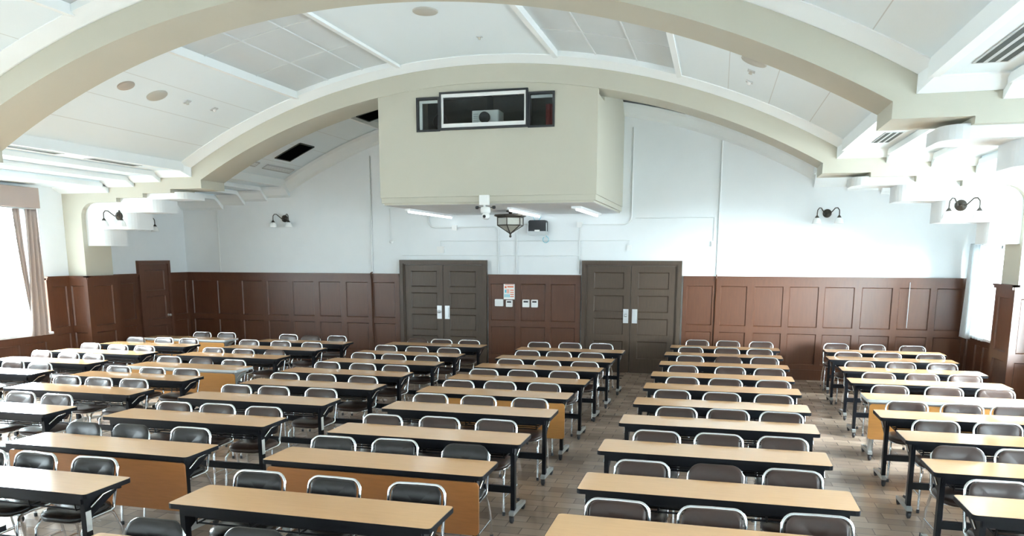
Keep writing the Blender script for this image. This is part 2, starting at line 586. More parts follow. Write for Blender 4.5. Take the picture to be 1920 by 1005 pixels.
for yf in BAYS:
    struct(beam(yf, 'trim_%d' % ti)); ti += 1
    # crown moulding sloping from the beam up to the ceiling, on both faces
    mm = MB()
    bt, cp = both(beamtop_profile()), both(plain_profile())
    for y0, y1 in ((yf - 0.002, yf - 0.2), (yf + BW + 0.002, yf + BW + 0.2)):
        mm.grid([[(x, y0, z) for x, z in bt], [(x, y0 + (y1 - y0) * 0.12, z + 0.0) for x, z in bt],
                 [(x, y1, z - 0.012) for x, z in cp], [(x, y1, z + 0.12) for x, z in cp]])
    struct(mm.build('trim_%d' % ti, M['moulding'])); ti += 1
    # white stepped corbels under each end of the beam
    for sgn in (-1, 1):
        cb = MB()
        zs = [3.34, 3.22, 3.00, 2.71, 2.42]
        us = [5.37, 5.95, 6.5, 7.1]
        ya, yb, rr = yf + 0.1, yf + BW + 0.001, 0.2
        for k in range(4):
            u0 = us[k]
            r2 = min(rr, 0.3)
            out = [(u0, yb), (HALF - 0.02 if k < 4 else 0, yb), (HALF - 0.02, ya)]
            arc = [(u0 + r2 - r2 * math.sin(a), ya + r2 - r2 * math.cos(a)) for a in [PI / 2 * j / 6 for j in range(7)]]
            out = [(u0, yb), (7.49, yb), (7.49, ya)] + arc
            cb.prism([(CX + sgn * u, y) for u, y in out], zs[k + 1], 3.34 if k == 0 else zs[k] + 0.0, 'xy')
        struct(cb.build('trim_%d' % ti, M['plaster'])); ti += 1

# coving where the vault meets the back wall
mm = MB()
cp = both(plain_profile())
mm.grid([[(x, YB - 0.30, z - 0.01) for x, z in cp], [(x, YB - 0.22, z - 0.05) for x, z in cp], [(x, YB - 0.08, z - 0.17) for x, z in cp], [(x, YB + 0.01, z - 0.22) for x, z in cp]])
struct(mm.build('trim_%d' % ti, M['moulding'])); ti += 1

# skylight ribs and T-bars
yedges = [(YF, BAYS[3] - 0.15)] + [(BAYS[i + 1] + BW + 0.15, BAYS[i] - 0.15) for i in (2, 1, 0)] + [(BAYS[0] + BW + 0.15, YB - 0.25)]
for ya, yb in yedges:
    for sgn in (-1, 1):
        rib, tb = MB(), MB()
        for u in (SK0, SK1):
            z = arcz(u, 10.35)
            rib.box(CX + sgn * u - 0.035, CX + sgn * u + 0.035, ya, yb, z - 0.035, z + 0.12)
        for k in (1, 2):
            u = SK0 + (SK1 - SK0) * k / 3
            z = arcz(u, 10.41)
            tb.box(CX + sgn * u - 0.008, CX + sgn * u + 0.008, ya, yb, z - 0.014, z + 0.02)
        n = max(1, int(round((yb - ya) / 1.2)))
        for k in range(1, n):
            y = ya + (yb - ya) * k / n
            rows = []
            for dy, dz in ((-0.012, 0.02), (-0.012, -0.008), (0.012, -0.008), (0.012, 0.02)):
                rows.append([(CX + sgn * (SK0 + (SK1 - SK0) * j / 8), y + dy, arcz(SK0 + (SK1 - SK0) * j / 8, 10.41) + dz) for j in range(9)])
            tb.grid(rows)
        struct(rib.build('trim_%d' % ti, M['moulding'])); ti += 1
        struct(tb.build('trim_%d' % ti, M['tbar'])); ti += 1
    # lip along the foot of the vault
    lip = MB()
    for sgn in (-1, 1):
        lip.box(CX + sgn * 5.2 - 0.04, CX + sgn * 5.2 + 0.04, ya, yb, 3.655, 3.83)
        for u, z in ((5.75, 3.60), (6.3, 3.53), (6.84, 3.44)):
            lip.box(CX + sgn * u - 0.02, CX + sgn * u + 0.02, ya, yb, z - 0.012, z + 0.06)
    struct(lip.build('trim_%d' % ti, M['moulding'])); ti += 1

# ------------------------------------------------------------------ wainscot panelling
def panelling(m, fmap, s0, s1, z1, cols, rows, depth=0.045, z0=0.0, slope=0.022, rec=0.022):
    """raised stiles and rails with bevelled sunk panels; fmap(s, d, z) -> world, d = distance from the wall"""
    xs = sorted(set([s0, s1] + [a for c in cols for a in c]))
    zs = sorted(set([z0, z1] + [a for c in rows for a in c]))
    for i in range(len(xs) - 1):
        for j in range(len(zs) - 1):
            a, b, c, d = xs[i], xs[i + 1], zs[j], zs[j + 1]
            if (a, b) in cols and (c, d) in rows:
                t = min(slope, (b - a) / 4)
                o = [fmap(a, depth, c), fmap(b, depth, c), fmap(b, depth, d), fmap(a, depth, d)]
                n = [fmap(a + t * .6, depth - rec, c + t * .6), fmap(b - t * .6, depth - rec, c + t * .6), fmap(b - t * .6, depth - rec, d - t * .6), fmap(a + t * .6, depth - rec, d - t * .6)]
                m.add(o + n, [(0, 1, 5, 4), (1, 2, 6, 5), (2, 3, 7, 6), (3, 0, 4, 7), (4, 5, 6, 7)])
            else:
                m.add([fmap(a, depth, c), fmap(b, depth, c), fmap(b, depth, d), fmap(a, depth, d)], [(0, 1, 2, 3)])
    # ends
    for s in (s0, s1):
        m.add([fmap(s, 0, z0), fmap(s, depth, z0), fmap(s, depth, z1), fmap(s, 0, z1)], [(0, 1, 2, 3)])
    m.add([fmap(s0, 0, z1), fmap(s1, 0, z1), fmap(s1, depth, z1), fmap(s0, depth, z1)], [(0, 1, 2, 3)])
def fbox(m, fmap, s0, s1, d0, d1, z0, z1):
    v = [fmap(s, d, z) for z in (z0, z1) for s, d in ((s0, d0), (s1, d0), (s1, d1), (s0, d1))]
    m.add(v, [(0, 3, 2, 1), (4, 5, 6, 7), (0, 1, 5, 4), (1, 2, 6, 5), (2, 3, 7, 6), (3, 0, 4, 7)])
def cap(m, fmap, s0, s1, z=1.88, d=0.045):
    fbox(m, fmap, s0, s1, 0, d + 0.035, z - 0.028, z)
    fbox(m, fmap, s0, s1, 0, d + 0.018, z - 0.062, z - 0.028)
fback = lambda s, d, z: (s, YB - d, z)
fleft = lambda s, d, z: (XL + d, s, z)
fright = lambda s, d, z: (XR - d, s, z)
UR, LR = (0.965, 1.70), (0.28, 0.845)
def wains(name, fmap, s0, s1, lefts, w, rows=(LR, UR), z1=1.85, cp=True):
    m = MB()
    cols = [(a, a + (w if not isinstance(w, list) else w[i])) for i, a in enumerate(lefts)]
    panelling(m, fmap, s0, s1, z1, cols, list(rows))
    if cp: cap(m, fmap, s0, s1, z1 + 0.03)
    fbox(m, fmap, s0, s1, 0.045, 0.06, 0.0, 0.19)
    return struct(m.build(name, M['wood']))
wains('trim_%d' % ti, fback, XL, -6.36, [-11.34, -10.70, -10.08, -9.46, -8.84, -8.21, -7.58, -6.95], [0.5, .5, .5, .5, .5, .5, .5, .48]); ti += 1
wains('trim_%d' % ti, fback, -4.44, -2.57, [-4.39, -3.77, -3.16], [0.51, 0.50, 0.49]); ti += 1
wains('trim_%d' % ti, fback, -0.62, XR, [-0.55, 0.065, 0.67, 1.275, 1.875, 2.495, 3.10, 3.70], [0.47, 0.47, 0.50, 0.50, 0.50, 0.50, 0.50, 0.46]); ti += 1
# side walls
def even(a, b, n, gap=0.12):
    w = (b - a - gap * (n + 1)) / n
    return [a + gap + k * (w + gap) for k in range(n)], w
def side_wains(fm, a, b, n, z1=1.85, rows=(LR, UR)):
    global ti
    l, w = even(a, b, n)
    wains('trim_%d' % ti, fm, a, b, l, w, rows, z1)
    ti += 1
side_wains(fleft, BAYS[0] + BW, 13.34, 2)
side_wains(fleft, 14.30, YB, 1)
side_wains(fright, BAYS[0] + BW, 12.75, 1)
side_wains(fright, 14.45, YB, 1)
side_wains(fright, 12.75, 14.45, 4, 0.93, ((0.15, 0.80),))
for i, yb in enumerate(BAYS[:3]):
    lo = BAYS[i + 1] + BW
    for fm, sd in ((fleft, -1), (fright, 1)):
        ws = [w for w in WINDOWS if w[0] == sd and lo < w[1] < yb]
        if not ws:
            side_wains(fm, lo, yb, 6)
            continue
        w = ws[0]
        side_wains(fm, lo, w[1], 1)
        side_wains(fm, w[2], yb, 1)
        side_wains(fm, w[1], w[2], 5, 0.87, ((0.15, 0.74),))
# pilaster wainscot: front face and inner face
for yf in BAYS:
    for sgn in (-1, 1):
        fin = lambda s, d, z, sgn=sgn: (CX + sgn * (7.48 - d), s, z)
        ffr = lambda s, d, z, sgn=sgn, yf=yf: (CX + sgn * s, yf - d, z)
        m = MB()
        panelling(m, fin, yf - 0.0435, yf + BW + 0.0435, 1.85, [(yf + 0.09, yf + BW - 0.09)], [LR, UR])
        cap(m, fin, yf - 0.08, yf + BW + 0.08, 1.88)
        panelling(m, ffr, 7.4372, HALF, 1.85, [(7.52, 7.80)], [LR, UR])
        cap(m, ffr, 7.40, HALF, 1.88)
        struct(m.build('trim_%d' % ti, M['wood'])); ti += 1

# ------------------------------------------------------------------ windows
for i, (sd, y0, y1, z0, z1) in enumerate(WINDOWS):
    e = struct(empty('window_%d' % (i + 1), (XL if sd < 0 else XR, (y0 + y1) / 2, z0)))
    ox, oy, oz = e.location
    def X(d): return (sd * d)            # local x: distance outward
    fr = MB()
    a, b = sorted((X(0.24), X(0.30)))
    L = (y1 - y0) / 2
    Hh = z1 - z0
    t = 0.06
    fr.box(a, b, -L, L, 0, t).box(a, b, -L, L, Hh - t, Hh).box(a, b, -L, -L + t, 0, Hh).box(a, b, L - t, L, 0, Hh)
    fr.build('window_frame', M['sill'], e)
    g = MB()
    gx = X(0.27)
    g.add([(gx, -L + t, t), (gx, L - t, t), (gx, L - t, Hh - t), (gx, -L + t, Hh - t)], [(0, 1, 2, 3)])
    g.build('pane', M['glass'], e)
    s = MB()
    a, b = sorted((X(-0.10), X(0.24)))
    s.box(a, b, -L - 0.06 if 0 else -L, L, -0.03, 0.008)
    s.build('window_sill', M['sill'], e)
    if sd > 0 and y1 < 7:                  # unseen sheer curtains, added to soften the light through these two
        cr = [[(-0.10 + 0.02 * math.sin(k * 1.3), -L - 0.1 + (2 * L + 0.2) * k / 120, Hh + 0.05 - (Hh + 0.05) * j / 2) for k in range(121)] for j in range(3)]
        MB().grid(cr, True).build('added_sheer_curtain', M['lace'], e)

# ------------------------------------------------------------------ doors in the back wall
def double_door(num, x0, x1, ztop):
    e = struct(empty('door_%d' % num, ((x0 + x1) / 2, YB, 0)))
    w = (x1 - x0) / 2
    fr = MB()
    for sg in (-1, 1):
        a, b = sorted((sg * w, sg * (w - 0.075)))
        fr.box(a, b, -0.10, 0, 0, ztop)
        a, b = sorted((sg * (w - 0.075), sg * (w - 0.10)))
        fr.box(a, b, -0.075, 0, 0, ztop - 0.07)
    fr.box(-w + 0.075, w - 0.075, -0.10, 0, ztop - 0.07, ztop)
    fr.box(-w + 0.10, w - 0.10, -0.075, 0, ztop - 0.095, ztop - 0.07)
    fr.build('door_frame', M['doorwood'], e)
    for sg in (-1, 1):
        a, b = sorted((sg * 0.004, sg * (w - 0.102)))
        m = MB()
        fm = lambda s, d, z: (s, -d, z)
        panelling(m, fm, a, b, ztop - 0.098, [(a + 0.13, b - 0.13)], [(0.28, 0.62), (0.74, 1.06), (1.18, 1.50), (1.62, 1.94)], depth=0.05, z0=0.008, slope=0.03, rec=0.02)
        lf = m.build('door_leaf', M['doorwood'], e)
        h = MB()
        c = sg * 0.085
        h.box(c - 0.05, c + 0.05, -0.058, -0.05, 0.97, 1.24)
        if sg < 0:
            h.lathe([(0.032, -0.062), (0.032, -0.075), (0.018, -0.08), (0.014, -0.10), (0.028, -0.115), (0.022, -0.13), (0.0, -0.132)], (c, 0, 1.12), 12, 'y')
        else:
            h.box(c + 0.01, c + 0.03, -0.085, -0.058, 1.0, 1.2)
        h.build('door_handle', M['steel'], lf)
    return e
double_door(1, -6.33, -4.47, 2.16)
double_door(2, -2.54, -0.65, 2.16)
# single door in the left wall of the last bay
e = struct(empty('door_3', (XL, 13.83, 0)))
fr = MB()
fr.box(0, 0.075, -0.47, -0.40, 0, 2.14).box(0, 0.075, 0.40, 0.47, 0, 2.14).box(0, 0.075, -0.40, 0.40, 2.07, 2.14)
fr.build('door_frame', M['doorwood_side'], e)
m = MB()
panelling(m, lambda s, d, z: (d, s, z), -0.398, 0.398, 2.068, [(-0.29, 0.29)], [(0.25, 0.78), (0.92, 1.40), (1.52, 1.94)], depth=0.05, z0=0.008)
lf = m.build('door_leaf', M['doorwood_side'], e)
MB().lathe([(0.028, 0.051), (0.028, 0.06), (0.012, 0.065), (0.012, 0.09), (0.028, 0.10), (0.024, 0.122), (0.0, 0.125)], (0, 0.33, 0.98), 12, 'x').build('door_handle', M['steel'], lf)

# ------------------------------------------------------------------ projection booth over the doors
BX0, BX1, BY0, BZ0 = -5.28, -1.80, 11.675, 3.05
def booth():
    e = empty('projection_booth', ((BX0 + BX1) / 2, YB, BZ0))
    tag(e, 'beige projection booth box hanging high on the back wall above the doors', 'projection booth')
    ex, ey, ez = e.location
    def L(x, y, z): return (x - ex, y - ey, z - ez)
    def bx(m, x0, x1, y0, y1, z0, z1): m.box(x0 - ex, x1 - ex, y0 - ey, y1 - ey, z0 - ez, z1 - ez)
    def toparc(x): return arcz(x - CX, 10.02)
    m = MB()
    t = 0.08
    # front wall around the window; the top follows the arch
    segs = [(BX0, -4.63, 3.16), (-4.63, -4.24, None), (-4.24, -2.86, None), (-2.86, -2.45, None), (-2.45, BX1, 3.16)]
    def col(xa, xb, zlo):
        n = 5
        for k in range(n):
            a = xa + (xb - xa) * k / n
            b = xa + (xb - xa) * (k + 1) / n
            v = [L(a, BY0, zlo), L(b, BY0, zlo), L(b, BY0, toparc(b)), L(a, BY0, toparc(a)), L(a, BY0 + t, zlo), L(b, BY0 + t, zlo), L(b, BY0 + t, toparc(b)), L(a, BY0 + t, toparc(a))]
            m.add(v, [(0, 1, 2, 3), (5, 4, 7, 6), (1, 0, 4, 5), (0, 3, 7, 4), (2, 1, 5, 6), (3, 2, 6, 7)])
    col(BX0, -4.63, 3.165)
    col(-2.45, BX1, 3.165)
    bx(m, -4.63, -2.45, BY0, BY0 + t, 3.165, 4.16)
    col(-4.63, -4.24, 4.665)
    col(-4.24, -2.86, 4.715)
    col(-2.86, -2.45, 4.65)
    # sides
    for x0, x1 in ((BX0, BX0 + t), (BX1 - t, BX1)):
        bx(m, x0, x1, BY0 + t, BAYS[0] + BW + 0.02, 3.165, 4.60)
        bx(m, x0, x1, BAYS[0] + BW + 0.02, YB, 3.165, 5.03)
    m.build('booth_wall', M['beige'], e)
    f = MB()
    bx(f, BX0 + 0.012, BX1 - 0.012, BY0 + 0.012, YB, BZ0 + 0.03, 3.163)
    bx(f, BX0 + 0.045, BX1 - 0.045, BY0 + 0.045, YB, BZ0, BZ0 + 0.03)
    f.build('fascia', M['beige'], e)
    u = MB()
    bx(u, BX0 + 0.05, BX1 - 0.05, BY0 + 0.05, YB, BZ0 - 0.004, BZ0 - 0.001)
    u.build('underside', M['plaster'], e)
    # room inside
    r = MB()
    r.add([L(BX0 + .1, 13.6, 3.2), L(BX1 - .1, 13.6, 3.2), L(BX1 - .1, 13.6, 5.0), L(BX0 + .1, 13.6, 5.0)], [(0, 1, 2, 3)])
    r.add([L(BX0 + .1, BY0 + .1, 4.05), L(BX1 - .1, BY0 + .1, 4.05), L(BX1 - .1, 13.6, 4.05), L(BX0 + .1, 13.6, 4.05)], [(0, 1, 2, 3)])
    bx(r, -4.0, -3.95, 13.2, 13.6, 4.05, 5.0)
    bx(r, -3.35, -3.25, 13.0, 13.6, 4.05, 5.0)
    bx(r, -3.2, -2.9, 13.1, 13.5, 4.05, 4.55)
    r.build('interior', M['booth_inside'], e)
    # window: a tall centre light and two lower side lights
    def frame(x0, x1, z0, z1, y, w, d, material, name):
        g = MB()
        bx(g, x0, x1, y, y + d, z0, z0 + w)
        bx(g, x0, x1, y, y + d, z1 - w, z1)
        bx(g, x0, x0 + w, y, y + d, z0 + w, z1 - w)
        bx(g, x1 - w, x1, y, y + d, z0 + w, z1 - w)
        return g.build(name, material, e)
    fc = frame(-4.25, -2.85, 4.165, 4.72, BY0 - 0.035, 0.03, 0.10, M['dark_plastic'], 'window_frame')
    g = MB()
    y = BY0 - 0.025
    bx(g, -4.22, -2.88, y, y + 0.03, 4.195, 4.255)
    bx(g, -4.22, -2.88, y, y + 0.03, 4.64, 4.69)
    bx(g, -4.22, -4.195, y, y + 0.03, 4.255, 4.64)
    bx(g, -2.905, -2.88, y, y + 0.03, 4.255, 4.64)
    g.build('inner_sash', M['white_plastic'], fc).parent = fc
    gl = MB()
    gl.add([L(-4.20, BY0 + 0.0, 4.24), L(-2.90, BY0 + 0.0, 4.24), L(-2.90, BY0 + 0.0, 4.66), L(-4.20, BY0 + 0.0, 4.66)], [(0, 1, 2, 3)])
    gl.build('pane', M['booth_glass'], fc)
    for x0, x1 in ((-4.635, -4.25), (-2.85, -2.445)):
        fs = frame(x0, x1, 4.15, 4.66, BY0 - 0.02, 0.03, 0.09, M['dark_plastic'], 'window_frame')
        g2 = MB()
        g2.add([L(x0 + .02, BY0 + 0.01, 4.17), L(x1 - .02, BY0 + 0.01, 4.17), L(x1 - .02, BY0 + 0.01, 4.64), L(x0 + .02, BY0 + 0.01, 4.64)], [(0, 1, 2, 3)])
        g2.build('pane', M['booth_glass'], fs)
        g3 = MB()
        bx(g3, x0 + .035, x1 - .035, BY0 + 0.03, BY0 + 0.06, 4.58, 4.62)
        if x0 < -4: bx(g3, x0 + .035, x0 + .08, BY0 + 0.03, BY0 + 0.06, 4.18, 4.58)
        g3.build('inner_sash', M['white_plastic'] if x0 < -4 else M['vent_grey'], fs)
    return e
booth()
# things standing inside the booth
e = empty('projector', (-3.62, 12.15, 4.05))
tag(e, 'white projector with round lens behind the booth window', 'projector')
MB().prism(rrect(-0.22, 0.22, -0.16, 0.16, 0.03), 0.22, 0.44).build('projector_body', M['white_plastic'], e)
MB().lathe([(0.085, -0.165), (0.085, -0.21), (0.07, -0.215), (0.06, -0.19), (0.0, -0.185)], (0, 0, 0.33), 20, 'y').build('lens', M['dark_plastic'], e)
g = MB()
for k in range(5): g.box(-0.19, -0.11, -0.166, -0.16, 0.26 + k * 0.03, 0.272 + k * 0.03)
g.build('grille', M['vent_grey'], e)
MB().box(-0.25, 0.25, -0.15, 0.15, 0.0, 0.218).build('stand', M['dark_plastic'], e)
rows = []
for z in (4.08, 4.3, 4.55):
    rows.append([(-2.66 + 0.016 * k, 12.05 + 0.02 * math.sin(k * 1.5), z) for k in range(14)])
tag(MB().grid(rows, True).build('red_cloth', M['red_cloth'], solid=0.01), 'dark red cloth hanging behind the right pane of the booth window', 'cloth')
e = MB().lathe([(0.13, 0.0), (0.13, 0.03), (0.11, 0.04), (0.0, 0.045)], (-4.40, 12.1, 4.40), 24, 'y').build('wall_clock', M['booth_inside'])
bpy.data.objects.remove(e)
t0 = MB()
t0.lathe([(0.11, -0.03), (0.13, 0), (0.11, 0.03), (0.095, 0.0), (0.11, -0.03)], (-4.40, 12.1, 4.36), 24, 'y')
t0.box(-4.42, -4.38, 12.08, 12.12, 4.05, 4.25)
tag(t0.build('film_reel', M['dark_plastic']), 'round dark reel behind the left pane of the booth window', 'reel')

# ------------------------------------------------------------------ fittings below the booth
for k, (x, w, la) in enumerate(((-5.18, 0.10, 'left'), (-3.38, 0.06, 'middle'), (-2.26, 0.16, 'right'))):
    e = empty('fluorescent_lamp', (x, 13.7, BZ0 - 0.005))
    tag(e, 'lit white fluorescent batten on the underside of the booth, %s one of three' % la, 'lamp', 'fluorescent lamps under the booth')
    MB().box(-w / 2, w / 2, -1.15, 1.15, -0.035, 0).build('lamp_housing', M['tube'], e)
    MB().tube([(0, -1.1, -0.052), (0, 1.1, -0.052)], 0.016, 8).build('lamp_tube', M['lit_tube'], e)
e = empty('hexagonal_lantern', (-3.64, 13.6, BZ0))
tag(e, 'bronze hexagonal lantern with glass panels hanging under the booth', 'lantern')
def hexp(r, z): return [(r * math.cos(PI / 3 * k + PI / 6), r * math.sin(PI / 3 * k + PI / 6), z) for k in range(6)]
MB().grid([hexp(0.29, -0.07), hexp(0.30, -0.10), hexp(0.24, -0.12)], closed=True).add(hexp(0.29, -0.07), [(5, 4, 3, 2, 1, 0)]).lathe([(0.08, 0), (0.08, -0.02), (0.03, -0.03), (0.03, -0.07)], (0, 0, 0), 12).build('lantern_cap', M['bronze'], e)
MB().grid([hexp(0.232, -0.12), hexp(0.232, -0.26), hexp(0.03, -0.385)], closed=True).build('lantern_glass', M['lantern_glass'], e)
m = MB()
for k in range(6):
    a, b, c = hexp(0.24, -0.12)[k], hexp(0.24, -0.26)[k], hexp(0.03, -0.39)[k]
    m.tube([a, b, c], 0.010, 6)
    m.tube([hexp(0.24, -0.26)[k], hexp(0.24, -0.26)[(k + 1) % 6]], 0.010, 6)
    m.tube([hexp(0.24, -0.125)[k], hexp(0.24, -0.125)[(k + 1) % 6]], 0.010, 6)
m.build('lantern_frame', M['bronze'], e)
MB().lathe([(0.0, -0.38), (0.04, -0.39), (0.02, -0.41), (0.012, -0.43), (0.024, -0.45), (0.018, -0.47), (0.0, -0.48)], (0, 0, 0), 10).build('finial', M['bronze'], e)
# camera on the fascia
e = empty('surveillance_camera', (-3.53, BY0, 3.10))
tag(e, 'white surveillance camera on a box bracket under the booth front', 'camera')
MB().prism(rrect(-0.075, 0.075, -0.075, 0.005, 0.01), -0.075, 0.075).build('bracket', M['white_plastic'], e)
MB().tube([(0, -0.035, -0.075), (0, -0.035, -0.10)], 0.02, 8).lathe([(0.03, -0.10), (0.075, -0.11), (0.08, -0.16), (0.07, -0.20), (0.0, -0.20)], (0.02, -0.04, 0), 16).build('camera_mount', M['white_plastic'], e)
MB().lathe([(0.0, -0.09), (0.04, -0.08), (0.055, -0.03), (0.055, 0.04), (0.03, 0.06), (0, 0.06)], (0.03, -0.06, -0.24), 16, 'y').build('camera_head', M['white_plastic'], e)
MB().lathe([(0.0, -0.105), (0.022, -0.10), (0.024, -0.085)], (0.03, -0.06, -0.25), 12, 'y').build('lens', M['dark_plastic'], e)
for sx in (-0.12, 0.15):
    MB().tube([(sx * 0.5, -0.03, -0.115), (sx, -0.03, -0.105)], 0.006, 6).lathe([(0.0, -0.03), (0.025, -0.02), (0.025, 0.02), (0.0, 0.03)], (sx, -0.03, -0.11), 10, 'x').build('infrared_lamp', M['dark_plastic'], e)
# dark equipment box on the wall under the lantern
e = empty('wall_equipment_box', (-3.42, YB, 2.66))
tag(e, 'black equipment box with grey lower edge on the wall right of the lantern', 'equipment box')
MB().prism(rrect(-0.18, 0.18, 0.0, 0.27, 0.04), -0.14, 0.0, 'xz').build('box_body', M['dark_plastic'], e)
g = MB()
g.prism(rrect(-0.19, 0.19, -0.015, 0.06, 0.02), -0.15, 0.0, 'xz').tube([(-0.185, -0.15, 0.02), (-0.185, -0.15, 0.22)], 0.01, 6).tube([(0.185, -0.15, 0.02), (0.185, -0.15, 0.22)], 0.01, 6)
g.build('grey_trim', M['vent_grey'], e)
MB().box(-0.05, 0.05, -0.156, -0.148, 0.055, 0.085).build('name_plate', M['paper'], e)
def cable(name, pts, r, material, label, cat, group=None):
    o = MB().tube([(x, YB - d, z) for x, d, z in pts], r, 6).build(name, material)
    return tag(o, label, cat, group)
def arcpts(x, z, r, a0, a1, d=0.02, n=5):
    return [(x + r * math.cos(math.radians(a0 + (a1 - a0) * k / n)), d, z + r * math.sin(math.radians(a0 + (a1 - a0) * k / n))) for k in range(n + 1)]
cable('network_cable', [(-3.44, 0.05, 2.93)] + arcpts(-3.45, 2.99, 0.07, -60, 250, 0.04, 10), 0.006, M['cyan_cable'], 'cyan cable looped above the black equipment box', 'cable')
cable('network_cable', [(-3.26, 0.05, 2.66)] + arcpts(-3.27, 2.56, 0.06, 80, -230, 0.04, 10), 0.006, M['cyan_cable'], 'cyan cable hanging below the black equipment box', 'cable')
G = 'painted conduits on the back wall'
cd = 'conduit'
def lower_run(x, up):
    # over the panelling the conduit is painted like the wood
    MB().tube([(x, YB - 0.02, 1.905), (x, YB - 0.10, 1.89), (x, YB - 0.10, 1.81), (x, YB - 0.062, 1.79), (x, YB - 0.062, 0.2)], 0.014, 6).build('lower_run', M['wood'], up)
lower_run(-0.02, cable('wall_conduit', [(-0.02, 0.02, 4.30), (-0.02, 0.02, 1.9)], 0.014, M['conduit'], 'tall white conduit on the wall right of the booth, running down the panelling', cd, G))
lower_run(-6.97, cable('wall_conduit', [(-6.97, 0.02, 4.25), (-6.97, 0.02, 1.9)], 0.014, M['conduit'], 'tall white conduit left of the booth, ending beside the left doors', cd, G))
cable('wall_conduit', [(-10.61, 0.02, 3.2), (-10.61, 0.02, 1.9)], 0.012, M['conduit'], 'white conduit on the wall near the left corner of the room', cd, G)
cable('wall_conduit', [(-6.55, 0.02, 3.2), (-6.54, 0.02, 2.56)], 0.008, M['conduit'], 'thin wire dropping to the small round box above the left doors', cd, G)
cable('wall_conduit', [(-1.62, 0.02, 4.6), (-1.62, 0.02, 3.05)] + arcpts(-1.77, 2.99, 0.15, 0, -90) + [(-2.60, 0.02, 2.84), (-2.61, 0.02, 1.9)], 0.013, M['conduit'], 'conduit bending under the right end of the booth towards the right doors', cd, G)
cable('wall_conduit', [(-5.72, 0.02, 3.05)] + arcpts(-5.58, 2.93, 0.12, 180, 270) + [(-4.40, 0.02, 2.81)] + arcpts(-4.33, 2.72, 0.09, 90, 0) + [(-4.24, 0.02, 1.9)], 0.013, M['conduit'], 'conduit crossing under the booth and dropping left of the lantern', cd, G)
cable('wall_conduit', [(-3.30, 0.02, 2.86), (-3.70, 0.02, 2.86)] + arcpts(-3.74, 2.74, 0.12, 90, 180) + [(-3.86, 0.02, 1.9)], 0.012, M['conduit'], 'conduit dropping from behind the lantern to the middle panelling', cd, G)
cable('wall_conduit', [(-5.45, 0.02, 2.42), (-5.45, 0.02, 2.54), (-1.65, 0.02, 2.54), (-1.65, 0.02, 2.44)], 0.008, M['conduit'], 'thin level conduit joining the two white boxes above the doors', cd, G)
cable('wall_conduit', [(-1.55, 0.02, 2.95), (-0.10, 0.02, 2.95), (-0.10, 0.02, 2.50)], 0.008, M['conduit'], 'thin level conduit right of the booth near the tall conduit', cd, G)
cable('wall_conduit', [(-6.30, 0.02, 2.25), (-2.62, 0.02, 2.25)], 0.006, M['conduit'], 'thin level conduit just above the left doors', cd, G)
cable('wall_conduit', [(3.26, 0.06, 1.80), (3.26, 0.06, 1.0)], 0.006, M['vent_grey'], 'thin pale wire on the right hand panelling', cd, G)
# junction boxes
def jbox(name, x, z, w, h, label, cat, group, material='white_plastic', d=0.05, base=0.0):
    o = MB().prism(rrect(x - w / 2, x + w / 2, z - h / 2, z + h / 2, min(w, h) * 0.1), YB - base - d, YB - base, 'xz').build(name, M[material])
    return tag(o, label, cat, group)
JG = 'white junction boxes above the panelling'
jbox('junction_box', -5.45, 2.37, 0.15, 0.13, 'white square box above the left doors', 'junction box', JG)
jbox('junction_box', -1.65, 2.40, 0.09, 0.10, 'small white box above the right doors', 'junction box', JG)
jbox('junction_box', -0.10, 2.47, 0.08, 0.10, 'small white box beside the tall conduit right of the right doors', 'junction box', JG)
jbox('junction_box', -5.15, 2.80, 0.10, 0.10, 'small white box under the left end of the booth', 'junction box', JG)
jbox('junction_box', -2.61, 2.84, 0.10, 0.10, 'small white box under the right end of the booth', 'junction box', JG)
tag(MB().lathe([(0.0, -0.035), (0.035, -0.03), (0.04, 0)], (-6.53, YB, 2.53), 12, 'y').build('junction_box', M['white_plastic']), 'tiny round box on the wall above the left doors', 'junction box', JG)
# controls on the panelling between the doors
def wallbox(name, x0, x1, z0, z1, label, cat, group=None, disp=False):
    e = empty(name, ((x0 + x1) / 2, YB - 0.02, z0))
    tag(e, label, cat, group)
    w, h = x1 - x0, z1 - z0
    MB().prism(rrect(-w / 2, w / 2, 0, h, 0.012), -0.045, 0.0, 'xz').build('cover', M['white_plastic'], e)
    if disp:
        MB().box(-w * 0.33, w * 0.33, -0.048, -0.045, h * 0.62, h * 0.84).build('display', M['dark_plastic'], e)
    return e
wallbox('switch_box', -4.30, -4.13, 1.25, 1.39, 'white switch box left of the poster between the doors', 'switch box')
TG = 'thermostats between the doors'
wallbox('thermostat', -4.07, -3.94, 1.24, 1.375, 'white thermostat directly under the poster', 'thermostat', TG, True)
wallbox('thermostat', -3.73, -3.59, 1.24, 1.39, 'left of the two white thermostats side by side between the doors', 'thermostat', TG, True)
wallbox('thermostat', -3.55, -3.42, 1.24, 1.39, 'right of the two white thermostats side by side between the doors', 'thermostat', TG, True)
e = empty('notice_poster', (-4.01, YB - 0.026, 1.39))
tag(e, 'small white notice with orange and blue print on the panelling', 'poster')
MB().box(-0.115, 0.115, -0.006, 0, 0, 0.33).build('sheet', M['paper'], e)
orange = mat('orange_print', (0.72, 0.16, 0.07), 0.6)
cyan = mat('cyan_print', (0.10, 0.50, 0.60), 0.6)
pk = mat('pink_print', (0.80, 0.45, 0.38), 0.6)
g = MB()
g.box(-0.095, -0.055, -0.008, -0.006, 0.22, 0.26).box(-0.04, 0.09, -0.008, -0.006, 0.235, 0.262)
for k in range(4): g.box(0.02, 0.095, -0.008, -0.006, 0.045 + k * 0.042, 0.062 + k * 0.042)
g.build('orange_print', orange, e)
g = MB()
